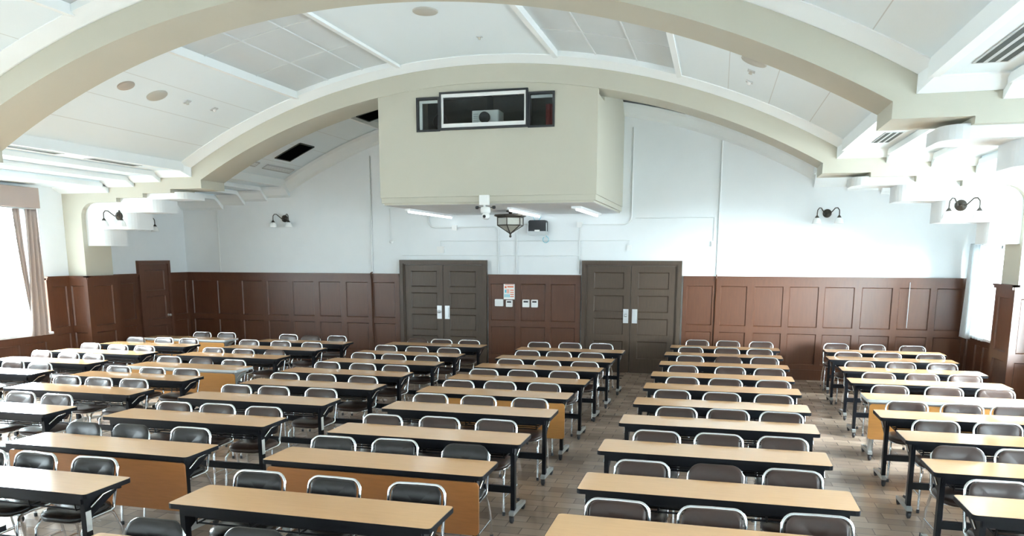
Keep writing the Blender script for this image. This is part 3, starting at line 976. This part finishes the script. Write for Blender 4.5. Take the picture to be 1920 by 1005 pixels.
for k in range(3): g.box(-0.095 + 0.04 * k, -0.075 + 0.04 * k, -0.008, -0.006, 0.04, 0.10)
g.box(-0.09, -0.06, -0.008, -0.006, 0.13, 0.19)
g.build('blue_print', cyan, e)
g = MB()
g.box(-0.05, 0.0, -0.0075, -0.006, 0.12, 0.2).box(-0.09, 0.09, -0.0075, -0.006, 0.28, 0.30)
g.build('pink_print', pk, e)

# ------------------------------------------------------------------ wall sconces with two gooseneck arms
def sconce_parts(e):
    MB().lathe([(0.075, 0.0), (0.075, -0.012), (0.055, -0.02), (0.045, -0.035), (0.02, -0.045), (0.018, -0.06), (0.0, -0.065)], (0, 0, 0), 20, 'y').build('backplate', M['bronze'], e)
    for sg in (-1, 1):
        m = MB()
        path = [(0.01 * sg, -0.03, 0.01), (0.05 * sg, -0.06, 0.0), (0.085 * sg, -0.10, 0.045), (0.115 * sg, -0.135, 0.085), (0.15 * sg, -0.16, 0.088), (0.178 * sg, -0.17, 0.05), (0.182 * sg, -0.17, 0.0), (0.182 * sg, -0.17, -0.05)]
        sm = []
        for i in range(len(path) - 1):
            for t in (0, 0.5):
                p0, p1 = Vector(path[i]), Vector(path[i + 1])
                sm.append(p0.lerp(p1, t))
        sm.append(Vector(path[-1]))
        m.tube(sm, 0.009, 8)
        arm = m.build('arm', M['bronze'], e)
        c = (0.182 * sg, -0.17, 0)
        MB().lathe([(0.012, -0.04), (0.022, -0.055), (0.036, -0.075), (0.038, -0.085)], c, 14).build('shade_holder', M['bronze'], arm)
        MB().lathe([(0.034, -0.08), (0.05, -0.095), (0.068, -0.13), (0.072, -0.165), (0.085, -0.185), (0.08, -0.186), (0.0, -0.17)], c, 18).build('lamp_shade', M['lamp_glass'], arm)
SG = 'two-armed bronze wall sconces'
sc0 = empty('wall_sconce', (-8.97, YB, 3.02))
sconce_parts(sc0)
tag(sc0, 'bronze two-armed sconce with white shades on the back wall left of the booth', 'wall lamp', SG)
def sconce(x, y, z, rz, label):
    c = copy_tree(sc0)
    c.location = (x, y, z)
    c.rotation_euler = (0, 0, rz)
    tag(c, label, 'wall lamp', SG)
sconce(1.83, YB, 3.0, 0, 'bronze two-armed sconce on the bright back wall right of the booth')
sconce(-10.37, 11.75, 2.94, 0, 'bronze two-armed sconce on the white stepped corbel near the left window')
sconce(3.11, 11.75, 2.93, 0, 'large bronze two-armed sconce on the white corbel at far right')
sconce(XL, 13.62, 2.92, PI / 2, 'bronze sconce half hidden on the left wall above the single door')

# ------------------------------------------------------------------ fittings on the ceiling
def on_vault(x, R=10.35):
    u = x - CX
    return arcz(u, R), math.asin(u / R)
def disc(name, x, y, r, material, label, cat, group=None):
    z, a = on_vault(x)
    o = MB().lathe([(r, 0.0), (r, -0.012), (r * 0.93, -0.02), (0, -0.02)], (0, 0, 0), 28).build(name, M[material])
    o.location = (x, y, z)
    o.rotation_euler = (0, a, 0)
    return tag(o, label, cat, group)
CG = 'round ceiling speakers'
disc('ceiling_speaker', -7.50, 8.80, 0.11, 'disc_taupe', 'smaller taupe disc in the left vault ceiling', 'ceiling speaker', CG)
disc('ceiling_speaker', -7.52, 9.40, 0.14, 'disc', 'larger grey disc in the left vault ceiling beside the taupe disc', 'ceiling speaker', CG)
disc('ceiling_speaker', -3.56, 9.31, 0.155, 'disc', 'grey disc at the crown of the ceiling between the skylights', 'ceiling speaker', CG)
disc('ceiling_speaker', 0.29, 9.47, 0.15, 'disc', 'grey disc in the right vault ceiling near the arch', 'ceiling speaker', CG)
DG = 'small ceiling detectors'
def det(x, y, material, label, s=0.045):
    z, a = on_vault(x)
    e = empty('ceiling_detector', (x, y, z))
    e.rotation_euler = (0, a, 0)
    tag(e, label, 'detector', DG)
    MB().box(-s, s, -s, s, -0.012, 0).build('detector_plate', M['vent_grey'], e)
    MB().lathe([(s * .55, -0.012), (s * .45, -0.04), (0, -0.045)], (0, 0, 0), 12).build('detector_head', M[material], e)
det(-7.48, 9.97, 'disc', 'small square detector beside the larger disc in the left vault')
det(-7.47, 10.58, 'white_plastic', 'small pale square detector in the left vault nearest the far arch')
det(0.28, 9.97, 'disc', 'small square detector just below the disc in the right vault')
det(0.28, 10.56, 'white_plastic', 'small pale square detector in the right vault nearest the far arch')
det(-3.25, 10.52, 'disc', 'tiny sprinkler head at the crown of the ceiling between the skylights', 0.035)
det(-7.43, 13.14, 'bronze', 'tiny dark sprinkler beside the black ceiling opening', 0.04)
def vault_patch(name, x0, x1, y0, y1, material, label, cat, group=None, slats=False):
    e = empty(name, ((x0 + x1) / 2, (y0 + y1) / 2, on_vault((x0 + x1) / 2)[0]))
    tag(e, label, cat, group)
    ex, ey, ez = e.location
    xs = [x0 + (x1 - x0) * k / 6 for k in range(7)]
    m = MB()
    m.grid([[(x - ex, y - ey, on_vault(x)[0] - 0.008 - ez) for x in xs] for y in (y0, y1)])
    m.build('opening', M[material], e)
    f = MB()
    for y in (y0, y1):
        f.grid([[(x - ex, y + d - ey, on_vault(x)[0] + h - ez) for x in xs] for d, h in ((-0.012, 0), (-0.012, -0.016), (0.012, -0.016), (0.012, 0))])
    for x in (x0, x1):
        z = on_vault(x)[0]
        f.box(x - 0.012 - ex, x + 0.012 - ex, y0 - ey, y1 - ey, z - 0.016 - ez, z + 0.01 - ez)
    f.build('rim', M['vent_grey' if slats else 'slot'], e)
    if slats:
        s = MB()
        for k in range(1, 4):
            x = x0 + (x1 - x0) * k / 4
            z = on_vault(x)[0]
            s.box(x - 0.008 - ex, x + 0.008 - ex, y0 - ey, y1 - ey, z - 0.018 - ez, z - 0.004 - ez)
        s.build('slats', M['conduit'], e)
VG = 'black openings in the ceiling of the last bay'
vault_patch('ceiling_opening', -8.25, -7.71, 13.48, 14.01, 'void', 'black rectangular ceiling opening left of the booth, fully visible', 'ceiling opening', VG)
vault_patch('ceiling_opening', -6.52, -5.75, 13.46, 13.99, 'void', 'black ceiling opening partly hidden behind the booth', 'ceiling opening', VG)
vault_patch('ceiling_vent', -8.57, -8.46, 12.88, 13.28, 'vent_grey', 'shorter grey ceiling grille behind the left foot of the far arch', 'vent', 'air vents', True)
vault_patch('ceiling_vent', -8.58, -8.46, 13.55, 14.52, 'vent_grey', 'longer grey ceiling grille below the black opening', 'vent', 'air vents', True)
def slotvent(x0, x1, y0, y1, label, n=3):
    e = empty('ceiling_vent', ((x0 + x1) / 2, (y0 + y1) / 2, 3.67))
    tag(e, label, 'vent', 'air vents')
    w, l = (x1 - x0) / 2, (y1 - y0) / 2
    MB().box(-w, w, -l, l, -0.008, 0).build('vent_plate', M['vent_grey'], e)
    m = MB()
    for k in range(n):
        c = -w + 2 * w * (k + 0.5) / n
        m.box(c - w * 0.6 / n, c + w * 0.6 / n, -l * 0.95, l * 0.95, -0.0095, -0.008)
    m.build('slots', M['slot'], e)
slotvent(1.74, 1.98, 5.4, 6.64, 'long slotted air vent in the upper right corner of the ceiling')
slotvent(1.80, 2.00, 10.0, 10.86, 'slotted air vent in the right ceiling step beyond the near arch')
slotvent(-9.15, -8.97, 8.1, 9.22, 'nearer slotted vent in the left ceiling step', 1)
slotvent(-9.15, -8.97, 9.75, 10.75, 'farther slotted vent in the left ceiling step', 1)

# ------------------------------------------------------------------ curtains
def curtain(name, parent, x, y0, y1, z0, z1, folds, amp, material, y0b=None, y1b=None, phase=0.0):
    y0b = y0 if y0b is None else y0b
    y1b = y1 if y1b is None else y1b
    n = folds * 8
    rows = []
    for j in range(13):
        t = j / 12
        a, b = y0 + (y0b - y0) * t ** 1.5, y1 + (y1b - y1) * t ** 1.5
        rows.append([(x + amp * (0.7 + 0.5 * t) * math.sin(2 * PI * folds * k / n + phase + 0.4 * math.sin(3 * t)), a + (b - a) * k / n, z1 + (z0 - z1) * t) for k in range(n + 1)])
    o = MB().grid(rows, True).build(name, M[material], parent, solid=0.006)
    return o
e = empty('window_curtain', (XL, 10.66, 3.05))
tag(e, 'taupe curtain gathered at the far side of the left window', 'curtain')
curtain('curtain_cloth', e, 0.17, 0.02, 0.26, -2.17, 0.05, 3, 0.035, 'curtain', -0.10, 0.27)
curtain('curtain_cloth', e, 0.15, -0.22, -0.08, -2.17, 0.05, 2, 0.022, 'curtain', -0.02, 0.03, 1.0)
curtain('sheer_lining', e, 0.12, -0.12, 0.06, -2.15, 0.05, 2, 0.02, 'lace', -0.02, 0.06)
v = empty('curtain_pelmet', (XL, 9.6, 3.04))
tag(v, 'taupe fabric pelmet box above the left window', 'pelmet')
MB().box(0, 0.25, -1.75, 1.33, 0, 0.34).build('pelmet_box', M['curtain'], v, bevel=0.01)
MB().box(0.02, 0.22, -1.7, 1.28, -0.02, 0).build('curtain_rail', M['vent_grey'], v)
e = empty('window_curtain', (XR, 14.3, 2.43))
tag(e, 'white lace curtain over the right window in the far corner', 'curtain')
curtain('curtain_cloth', e, -0.13, 0.02, 0.42, -1.55, 0.02, 5, 0.03, 'lace', 0.12, 0.52)
curtain('curtain_cloth', e, -0.10, -0.58, 0.05, -1.52, 0.02, 5, 0.02, 'lace', -0.58, 0.14, 1.0)
MB().tube([(-0.1, -1.6, 0.02), (-0.1, 0.55, 0.02)], 0.012, 8).build('curtain_rod', M['vent_grey'], e)

# ------------------------------------------------------------------ tables
TW, TD, TH = 1.80, 0.43, 0.70
def make_table(edge, legm, panel):
    """local origin: floor point below the left end of the front edge"""
    e = empty('folding_table')
    tp = MB().prism(rrect(0.004, TW - 0.004, 0.004, TD - 0.004, 0.026, 4), TH - 0.03, TH).build('tabletop', M['top'], e)
    eb = MB()
    o, i_ = rrect(0, TW, 0, TD, 0.03, 4), rrect(0.006, TW - 0.006, 0.006, TD - 0.006, 0.024, 4)
    eb.grid([[(x, y, TH - 0.002) for x, y in i_], [(x, y, TH - 0.001) for x, y in o], [(x, y, TH - 0.034) for x, y in o], [(x, y, TH - 0.034) for x, y in i_]], closed=True)
    eb.build('edging', M[edge], tp)
    ap = MB()
    ap.box(0.07, TW - 0.07, 0.03, 0.055, TH - 0.085, TH - 0.031).box(0.07, TW - 0.07, TD - 0.055, TD - 0.03, TH - 0.075, TH - 0.031)
    for x in (0.07, TW / 2 - 0.015, TW - 0.10): ap.box(x, x + 0.03, 0.055, TD - 0.055, TH - 0.07, TH - 0.031)
    ap.build('frame', M['black' if legm == 'black' else legm], e)
    sh = MB()
    for y in (0.09, 0.17, 0.25, 0.33): sh.tube([(0.16, y, 0.555), (TW - 0.16, y, 0.555)], 0.007, 6)
    for x in (0.16, 0.55, 0.9, 1.25, TW - 0.16):
        sh.tube([(x, 0.07, 0.615), (x, 0.075, 0.555), (x, 0.36, 0.555), (x, 0.365, 0.625)], 0.006, 6)
    sh.tube([(0.16, 0.07, 0.60), (TW - 0.16, 0.07, 0.60)], 0.006, 6)
    sh.build('shelf', M['black'], e)
    for x in (0.075, TW - 0.075):
        sg = -1 if x < 0.5 else 1
        lg = MB().box(x - 0.018, x + 0.018, 0.045, 0.10, 0.085, TH - 0.032)
        lg.add([(x - 0.014, 0.10, TH - 0.032), (x + 0.014, 0.10, TH - 0.032), (x + 0.014, 0.34, TH - 0.032), (x - 0.014, 0.34, TH - 0.032), (x - 0.014, 0.10, TH - 0.19), (x + 0.014, 0.10, TH - 0.19), (x + 0.014, 0.34, TH - 0.075), (x - 0.014, 0.34, TH - 0.075)],
               [(0, 1, 2, 3), (4, 7, 6, 5), (0, 4, 5, 1), (3, 2, 6, 7), (0, 3, 7, 4), (1, 5, 6, 2)])
        l = lg.build('leg', M[legm], e)
        MB().tube([(x + sg * 0.024, 0.09, TH - 0.12), (x + sg * 0.026, 0.2, TH - 0.06), (x + sg * 0.026, 0.3, TH - 0.05)], 0.008, 6).build('folding_stay', M['chrome'], l)
        MB().prism([(0.0, 0.10), (0.0, 0.07), (0.43, 0.055), (0.43, 0.082), (0.12, 0.115)], x - 0.022, x + 0.022, 'yz').build('foot', M['grey_steel'], l)
        for y in (0.02, 0.41):
            c = MB()
            c.lathe([(0.0, -0.012), (0.027, -0.012), (0.03, -0.006), (0.03, 0.006), (0.027, 0.012), (0.0, 0.012)], (x, y, 0.03), 14, 'x')
            c.box(x - 0.018, x - 0.013, y - 0.014, y + 0.014, 0.02, 0.072).box(x + 0.013, x + 0.018, y - 0.014, y + 0.014, 0.02, 0.072)
            c.build('caster', M['rubber'], l)
    MB().box(0.093, TW - 0.093, 0.055, 0.085, 0.255, 0.315).build('stretcher', M['black' if legm == 'black' else legm], e)
    if panel:
        pn = MB().prism(rrect(0.035, TW - 0.035, 0.245, TH - 0.055, 0.03, 4), 0.014, 0.03, 'xz').build('modesty_panel', M[panel], e)
    return e
kinds = {'plain': make_table('edge_black', 'black', None)}
ROWS = {  # table key: (x of left end, y of front edge, [(chair x, chair y, padded-over back?)])
    'A5': (-10.38, 7.05, []),
    'A6': (-10.54, 8.05, [(-9.71, 8.72, 0), (-9.14, 8.63, 0)]),
    'A7': (-10.57, 9.06, [(-10.29, 9.77, 0), (-9.65, 9.65, 0), (-9.18, 9.64, 0)]),
    'A8': (-10.57, 10.14, [(-10.35, 10.83, 0), (-9.72, 10.75, 0), (-9.2, 10.76, 0)]),
    'A9': (-10.60, 11.25, [(-10.34, 11.89, 1), (-9.76, 11.93, 0), (-9.24, 11.94, 0)]),
    'A10': (-10.57, 12.33, [(-9.75, 13.01, 0), (-9.22, 13.04, 0)]),
    'B4': (-8.21, 6.04, [(-7.41, 6.71, 0), (-6.91, 6.7, 0)]),
    'B5': (-8.18, 7.15, [(-7.86, 7.8, 0), (-7.36, 7.78, 0), (-6.86, 7.8, 0)]),
    'B6': (-8.23, 8.14, [(-7.86, 8.68, 0), (-7.33, 8.69, 0), (-6.82, 8.72, 0)]),
    'B7': (-8.14, 9.11, [(-7.88, 9.71, 0), (-7.27, 9.64, 1), (-6.72, 9.63, 0)]),
    'B8': (-8.24, 10.29, [(-7.93, 10.84, 0), (-7.34, 10.79, 0), (-6.77, 10.79, 1)]),
    'B9': (-8.17, 11.34, [(-8.04, 12.01, 0), (-7.4, 12.0, 0), (-6.76, 11.95, 0)]),
    'B10': (-8.16, 12.31, [(-7.88, 13.06, 0), (-7.34, 12.94, 1), (-6.86, 13.06, 0)]),
    'C1': (-5.79, 3.00, []),
    'C2': (-5.79, 4.01, [(-5.46, 4.59, 0), (-5.02, 4.62, 0), (-4.47, 4.62, 0)]),
    'C3': (-5.77, 5.00, [(-5.49, 5.59, 1), (-5.01, 5.62, 1), (-4.43, 5.67, 0)]),
    'C4': (-5.80, 6.11, [(-5.38, 6.66, 0), (-4.88, 6.68, 0), (-4.34, 6.67, 0)]),
    'C5': (-5.76, 7.16, [(-5.39, 7.75, 0), (-4.91, 7.77, 0), (-4.31, 7.78, 0)]),
    'C6': (-5.67, 8.18, [(-5.34, 8.72, 0), (-4.84, 8.76, 0), (-4.25, 8.74, 0)]),
    'C7': (-5.72, 9.18, [(-5.32, 9.81, 0), (-4.76, 9.79, 0), (-4.24, 9.74, 0)]),
    'C8': (-5.66, 10.25, [(-5.28, 10.89, 0), (-4.75, 10.85, 0), (-4.2, 10.82, 0)]),
    'C9': (-5.66, 11.24, [(-5.35, 11.91, 0), (-4.77, 11.85, 0), (-4.2, 11.82, 0)]),
    'C10': (-5.67, 12.51, [(-5.22, 13.01, 1), (-4.76, 13.01, 0), (-4.24, 13.01, 0)]),
    'D1': (-3.37, 3.03, [(-3.06, 3.56, 1), (-2.42, 3.57, 1)]),
    'D2': (-3.35, 4.00, [(-3.06, 4.61, 0), (-2.48, 4.61, 0), (-1.88, 4.62, 0)]),
    'D3': (-3.37, 5.10, [(-3.06, 5.7, 0), (-2.52, 5.74, 0), (-1.89, 5.7, 1)]),
    'D4': (-3.34, 6.07, [(-3.03, 6.63, 0), (-2.47, 6.67, 0), (-1.92, 6.69, 0)]),
    'D5': (-3.32, 7.20, [(-2.99, 7.8, 0), (-2.44, 7.81, 0), (-1.87, 7.81, 0)]),
    'D6': (-3.34, 8.20, [(-2.99, 8.75, 0), (-2.48, 8.8, 0), (-1.94, 8.81, 0)]),
    'D7': (-3.31, 9.20, [(-2.96, 9.71, 0), (-2.44, 9.75, 0), (-1.89, 9.8, 0)]),
    'D8': (-3.29, 10.28, [(-2.88, 10.78, 0), (-2.33, 10.78, 0), (-1.78, 10.78, 0)]),
    'D9': (-3.26, 11.25, [(-2.88, 11.83, 0), (-2.37, 11.84, 0), (-1.85, 11.8, 0)]),
    'D10': (-3.23, 12.38, [(-2.96, 13.02, 0), (-2.42, 13.06, 0), (-1.88, 13.1, 0)]),
    'E1': (-0.89, 4.04, [(-0.54, 4.62, 0), (0.03, 4.62, 0), (0.63, 4.64, 0)]),
    'E2': (-0.87, 4.99, [(-0.48, 5.59, 0), (0.05, 5.6, 1), (0.58, 5.62, 0)]),
    'E3': (-0.89, 6.05, [(-0.45, 6.62, 0), (0.07, 6.64, 0), (0.59, 6.65, 0)]),
    'E4': (-0.85, 7.14, [(-0.34, 7.73, 0), (0.16, 7.75, 0), (0.66, 7.74, 0)]),
    'E5': (-0.82, 8.12, [(-0.44, 8.73, 0), (0.1, 8.71, 0), (0.65, 8.72, 0)]),
    'E6': (-0.81, 9.15, [(-0.37, 9.72, 0), (0.15, 9.73, 0), (0.71, 9.74, 0)]),
    'E7': (-0.80, 10.12, [(-0.41, 10.77, 0), (0.22, 10.8, 0), (0.73, 10.77, 0)]),
    'E8': (-0.77, 11.22, [(-0.35, 11.87, 0), (0.21, 11.85, 1), (0.73, 11.94, 0)]),
    'E9': (-0.77, 12.35, [(-0.38, 13.0, 0), (0.2, 13.03, 0), (0.71, 13.0, 0)]),
    'E10': (-0.74, 13.37, [(-0.3, 14.12, 0), (0.23, 14.12, 0), (0.79, 14.12, 0)]),
    'F2': (1.58, 5.09, [(1.89, 5.69, 0)]),
    'F3': (1.60, 6.06, [(1.91, 6.66, 1), (2.38, 6.69, 0)]),
    'F4': (1.63, 7.09, [(2.01, 7.72, 0), (2.53, 7.75, 0)]),
    'F5': (1.61, 8.06, [(1.97, 8.68, 0), (2.49, 8.69, 0), (2.95, 8.68, 0)]),
    'F6': (1.66, 9.09, [(2.01, 9.72, 0), (2.59, 9.75, 0), (3.12, 9.76, 0)]),
    'F7': (1.67, 10.22, [(2.08, 10.77, 0), (2.6, 10.8, 0), (3.11, 10.86, 0)]),
    'F8': (1.72, 11.29, [(2.03, 11.87, 0), (2.58, 11.92, 0), (3.12, 11.94, 0)]),
    'F9': (1.70, 12.47, [(2.04, 12.98, 0), (2.62, 13.04, 0), (3.23, 13.03, 0)]),
    'F10': (1.77, 13.45, [(2.03, 14.2, 0), (2.61, 14.2, 0), (3.22, 14.15, 0)]),
}

COLNAMES = {'A': 'first', 'B': 'second', 'C': 'third', 'D': 'fourth', 'E': 'fifth', 'F': 'sixth'}
ORD = {10: 'rearmost', 9: 'second', 8: 'third', 7: 'fourth', 6: 'fifth', 5: 'sixth', 4: 'seventh', 3: 'eighth', 2: 'ninth', 1: 'tenth'}
PANELS = {'C3': 'panelwood', 'D3': 'panelwood', 'D6': 'panelwood_light', 'B7': 'panelwood_light', 'A10': 'panelwood_light', 'F6': 'panelwood_light'}
PALE = ('B7', 'A10', 'F6')
used = {}
def rowphrase(n, noun):
    return ('rearmost ' + noun) if n == 10 else '%s %s from the back' % (ORD[n], noun)
for key, (tx, ty, chairs) in ROWS.items():
    n, c = int(key[1:]), key[0]
    pal, pan = key in PALE, PANELS.get(key)
    k = (pal, pan)
    if k == (False, None):
        t = kinds['plain'] if 'first' not in used else copy_tree(kinds['plain'])
        used['first'] = 1
    elif k in used:
        t = copy_tree(used[k])
    else:
        t = used[k] = make_table('edge_white' if pal else 'edge_black', 'grey_steel' if pal else 'black', pan)
    t.location = (tx, ty, 0)
    t.rotation_euler = (0, 0, math.radians(random.uniform(-0.25, 0.25)))
    desc = 'wood-topped table'
    if pal: desc = 'pale-edged table with wooden front panel'
    elif pan: desc = 'black-edged table with wooden front panel'
    tag(t, '%s, %s in the %s column from left' % (desc, rowphrase(n, ('one' if n == 10 else 'one')).replace(' one', ''), COLNAMES[c]), 'table', 'folding tables in rows')
    if key in ('C4', 'C2', 'D1', 'C5', 'C1'):
        leg = [o for o in t.children if o.name.startswith('leg')][-1]
        MB().box(TW - 0.056, TW - 0.053, 0.05, 0.095, 0.42, 0.56).build('paper_tag', M['paper'], leg)

# ------------------------------------------------------------------ chairs
def make_chair(vinyl, covered):
    """local origin: floor point below the top of the backrest; the chair faces -y"""
    e = empty('stacking_chair')
    # seat pad
    rows = []
    out = rrect(-0.205, 0.205, -0.42, -0.03, 0.13, 5)
    cx, cyy = 0, -0.225
    for s, z in ((0.90, 0.405), (0.99, 0.415), (1.0, 0.432), (0.97, 0.446), (0.80, 0.458), (0.45, 0.464), (0.02, 0.465)):
        rows.append([(cx + (x - cx) * s, cyy + (y - cyy) * s, z - (0.02 * max(0, -(y - cyy) / 0.2) ** 2 if s > 0.5 else 0)) for x, y in out])
    st = MB().grid(rows, True, True).add(rows[0], [tuple(range(len(out) - 1, -1, -1))]).build('seat', M[vinyl], e)
    # backrest pad, concave towards the sitter
    w = 0.195 if covered else 0.178
    zt = 0.772 if covered else 0.752
    def yb(z): return -0.10 * (zt - z) / 0.33 * 0.75
    def pad(off):
        out = rrect(-w, w, 0.50, zt, 0.06 if not covered else 0.085, 6)
        return out
    def cur(x, z): return yb(z) + 0.030 * (1 - (x / w) ** 2) - 0.012
    rows = []
    base = pad(0)
    zc = (0.50 + zt) / 2
    for s, dy in ((0.02, -0.022), (0.5, -0.022), (0.88, -0.018), (0.98, -0.008), (1.0, 0.0), (0.98, 0.010), (0.8, 0.014), (0.02, 0.014)):
        rows.append([(x * s, cur(x * s, zc + (z - zc) * s) + dy, zc + (z - zc) * s) for x, z in base])
    MB().grid(rows, True, True).build('backrest', M[vinyl], e)
    # hoop: up one side, over the top and down, then forward under the seat
    r = 0.0115
    W = 0.198 if not covered else 0.192
    ztop = 0.768 if not covered else 0.72
    path = []
    left = [(-W, -0.30, 0.405), (-W, -0.12, 0.402), (-W, -0.085, 0.415), (-W, -0.078, 0.45)]
    for p in left: path.append(p)
    if covered:
        path += [(-W, yb(0.6), 0.60), (-W, yb(0.70), 0.70)]
        top = [(-W + 0.03, yb(0.72) + 0.006, 0.735), (-0.10, yb(.73) + 0.012, 0.742), (0, yb(.73) + 0.018, 0.744)]
        path += top
        path += [(-x, y, z) for x, y, z in reversed(top[:-1])] + [(W, yb(0.70), 0.70), (W, yb(0.6), 0.60)]
    else:
        path.append((-W, yb(0.6), 0.60))
        R_ = 0.07
        for k in range(7):
            a = PI - PI / 2 * k / 6
            x, z = -W + R_ + R_ * math.cos(a), ztop - 0.0115 - R_ + R_ * math.sin(a)
            path.append((x, yb(z) + 0.018 * (1 - (x / W) ** 2), z))
        path.append((0, 0.018, ztop - 0.0115))
        path += [(-x, y, z) for x, y, z in reversed(path[5:-1])]
        path.append((W, yb(0.6), 0.60))
    path += [(-x, y, z) for x, y, z in reversed(left)]
    MB().tube(path, r, 8).build('back_frame', M['chrome'], e)
    # ring under the seat
    ring = [(x * 0.98, y, 0.398) for x, y in rrect(-0.19, 0.19, -0.41, -0.05, 0.12, 4)]
    MB().tube(ring, 0.009, 6, True).tube([(-0.13, -0.30, 0.398), (-0.13, -0.06, 0.398)], 0.008, 6).tube([(0.13, -0.30, 0.398), (0.13, -0.06, 0.398)], 0.008, 6).build('seat_frame', M['chrome'], e)
    for sg in (-1, 1):
        l = MB().tube([(sg * 0.17, -0.28, 0.398), (sg * 0.185, -0.36, 0.385), (sg * 0.195, -0.40, 0.33), (sg * 0.20, -0.42, 0.012)], 0.0105, 8).build('leg', M['chrome'], e)
        MB().lathe([(0.014, 0.0), (0.014, 0.03), (0.011, 0.032)], (sg * 0.20, -0.42, 0), 8).build('foot_cap', M['rubber'], l)
        l = MB().tube([(sg * 0.17, -0.16, 0.398), (sg * 0.185, -0.08, 0.38), (sg * 0.20, -0.03, 0.25), (sg * 0.205, 0.01, 0.012)], 0.0105, 8).build('leg', M['chrome'], e)
        MB().lathe([(0.014, 0.0), (0.014, 0.03), (0.011, 0.032)], (sg * 0.205, 0.01, 0), 8).build('foot_cap', M['rubber'], l)
        MB().tube([(sg * 0.2, -0.415, 0.16), (sg * 0.203, -0.01, 0.16)], 0.007, 6).build('stretcher', M['chrome'], e)
    return e
protos = {}
SHADED_ROWS = {'C1', 'C2', 'C3', 'C4', 'D1', 'D2', 'D3'}  # tables whose brown chairs get the darkened vinyl in place of shade
for key, (tx, ty, chairs) in ROWS.items():
    n, c = int(key[1:]), key[0]
    for (x, y, cov) in chairs:
        shaded = key in SHADED_ROWS and not (key == 'C4')
        pk_ = (shaded, cov)
        if pk_ not in protos:
            ch = protos[pk_] = make_chair('vinyl_shaded' if shaded else 'vinyl', cov)
        else:
            ch = copy_tree(protos[pk_])
        ch.location = (x, y, 0)
        ch.rotation_euler = (0, 0, math.radians(random.uniform(-2.5, 2.5)))
        rel = (x - tx)
        pos = 'left' if rel < 0.62 else ('middle' if rel < 1.15 else 'right')
        back = 'rounded-back' if cov else 'chrome-framed'
        colr = 'black' if shaded else 'brown'
        if n == 10: where = 'rearmost table'
        else: where = '%s table from back' % ORD[n]
        tag(ch, '%s %s chair, %s seat of %s, %s column from left' % (back, colr, pos, where, COLNAMES[c]), 'chair', 'stacking chairs behind the tables')
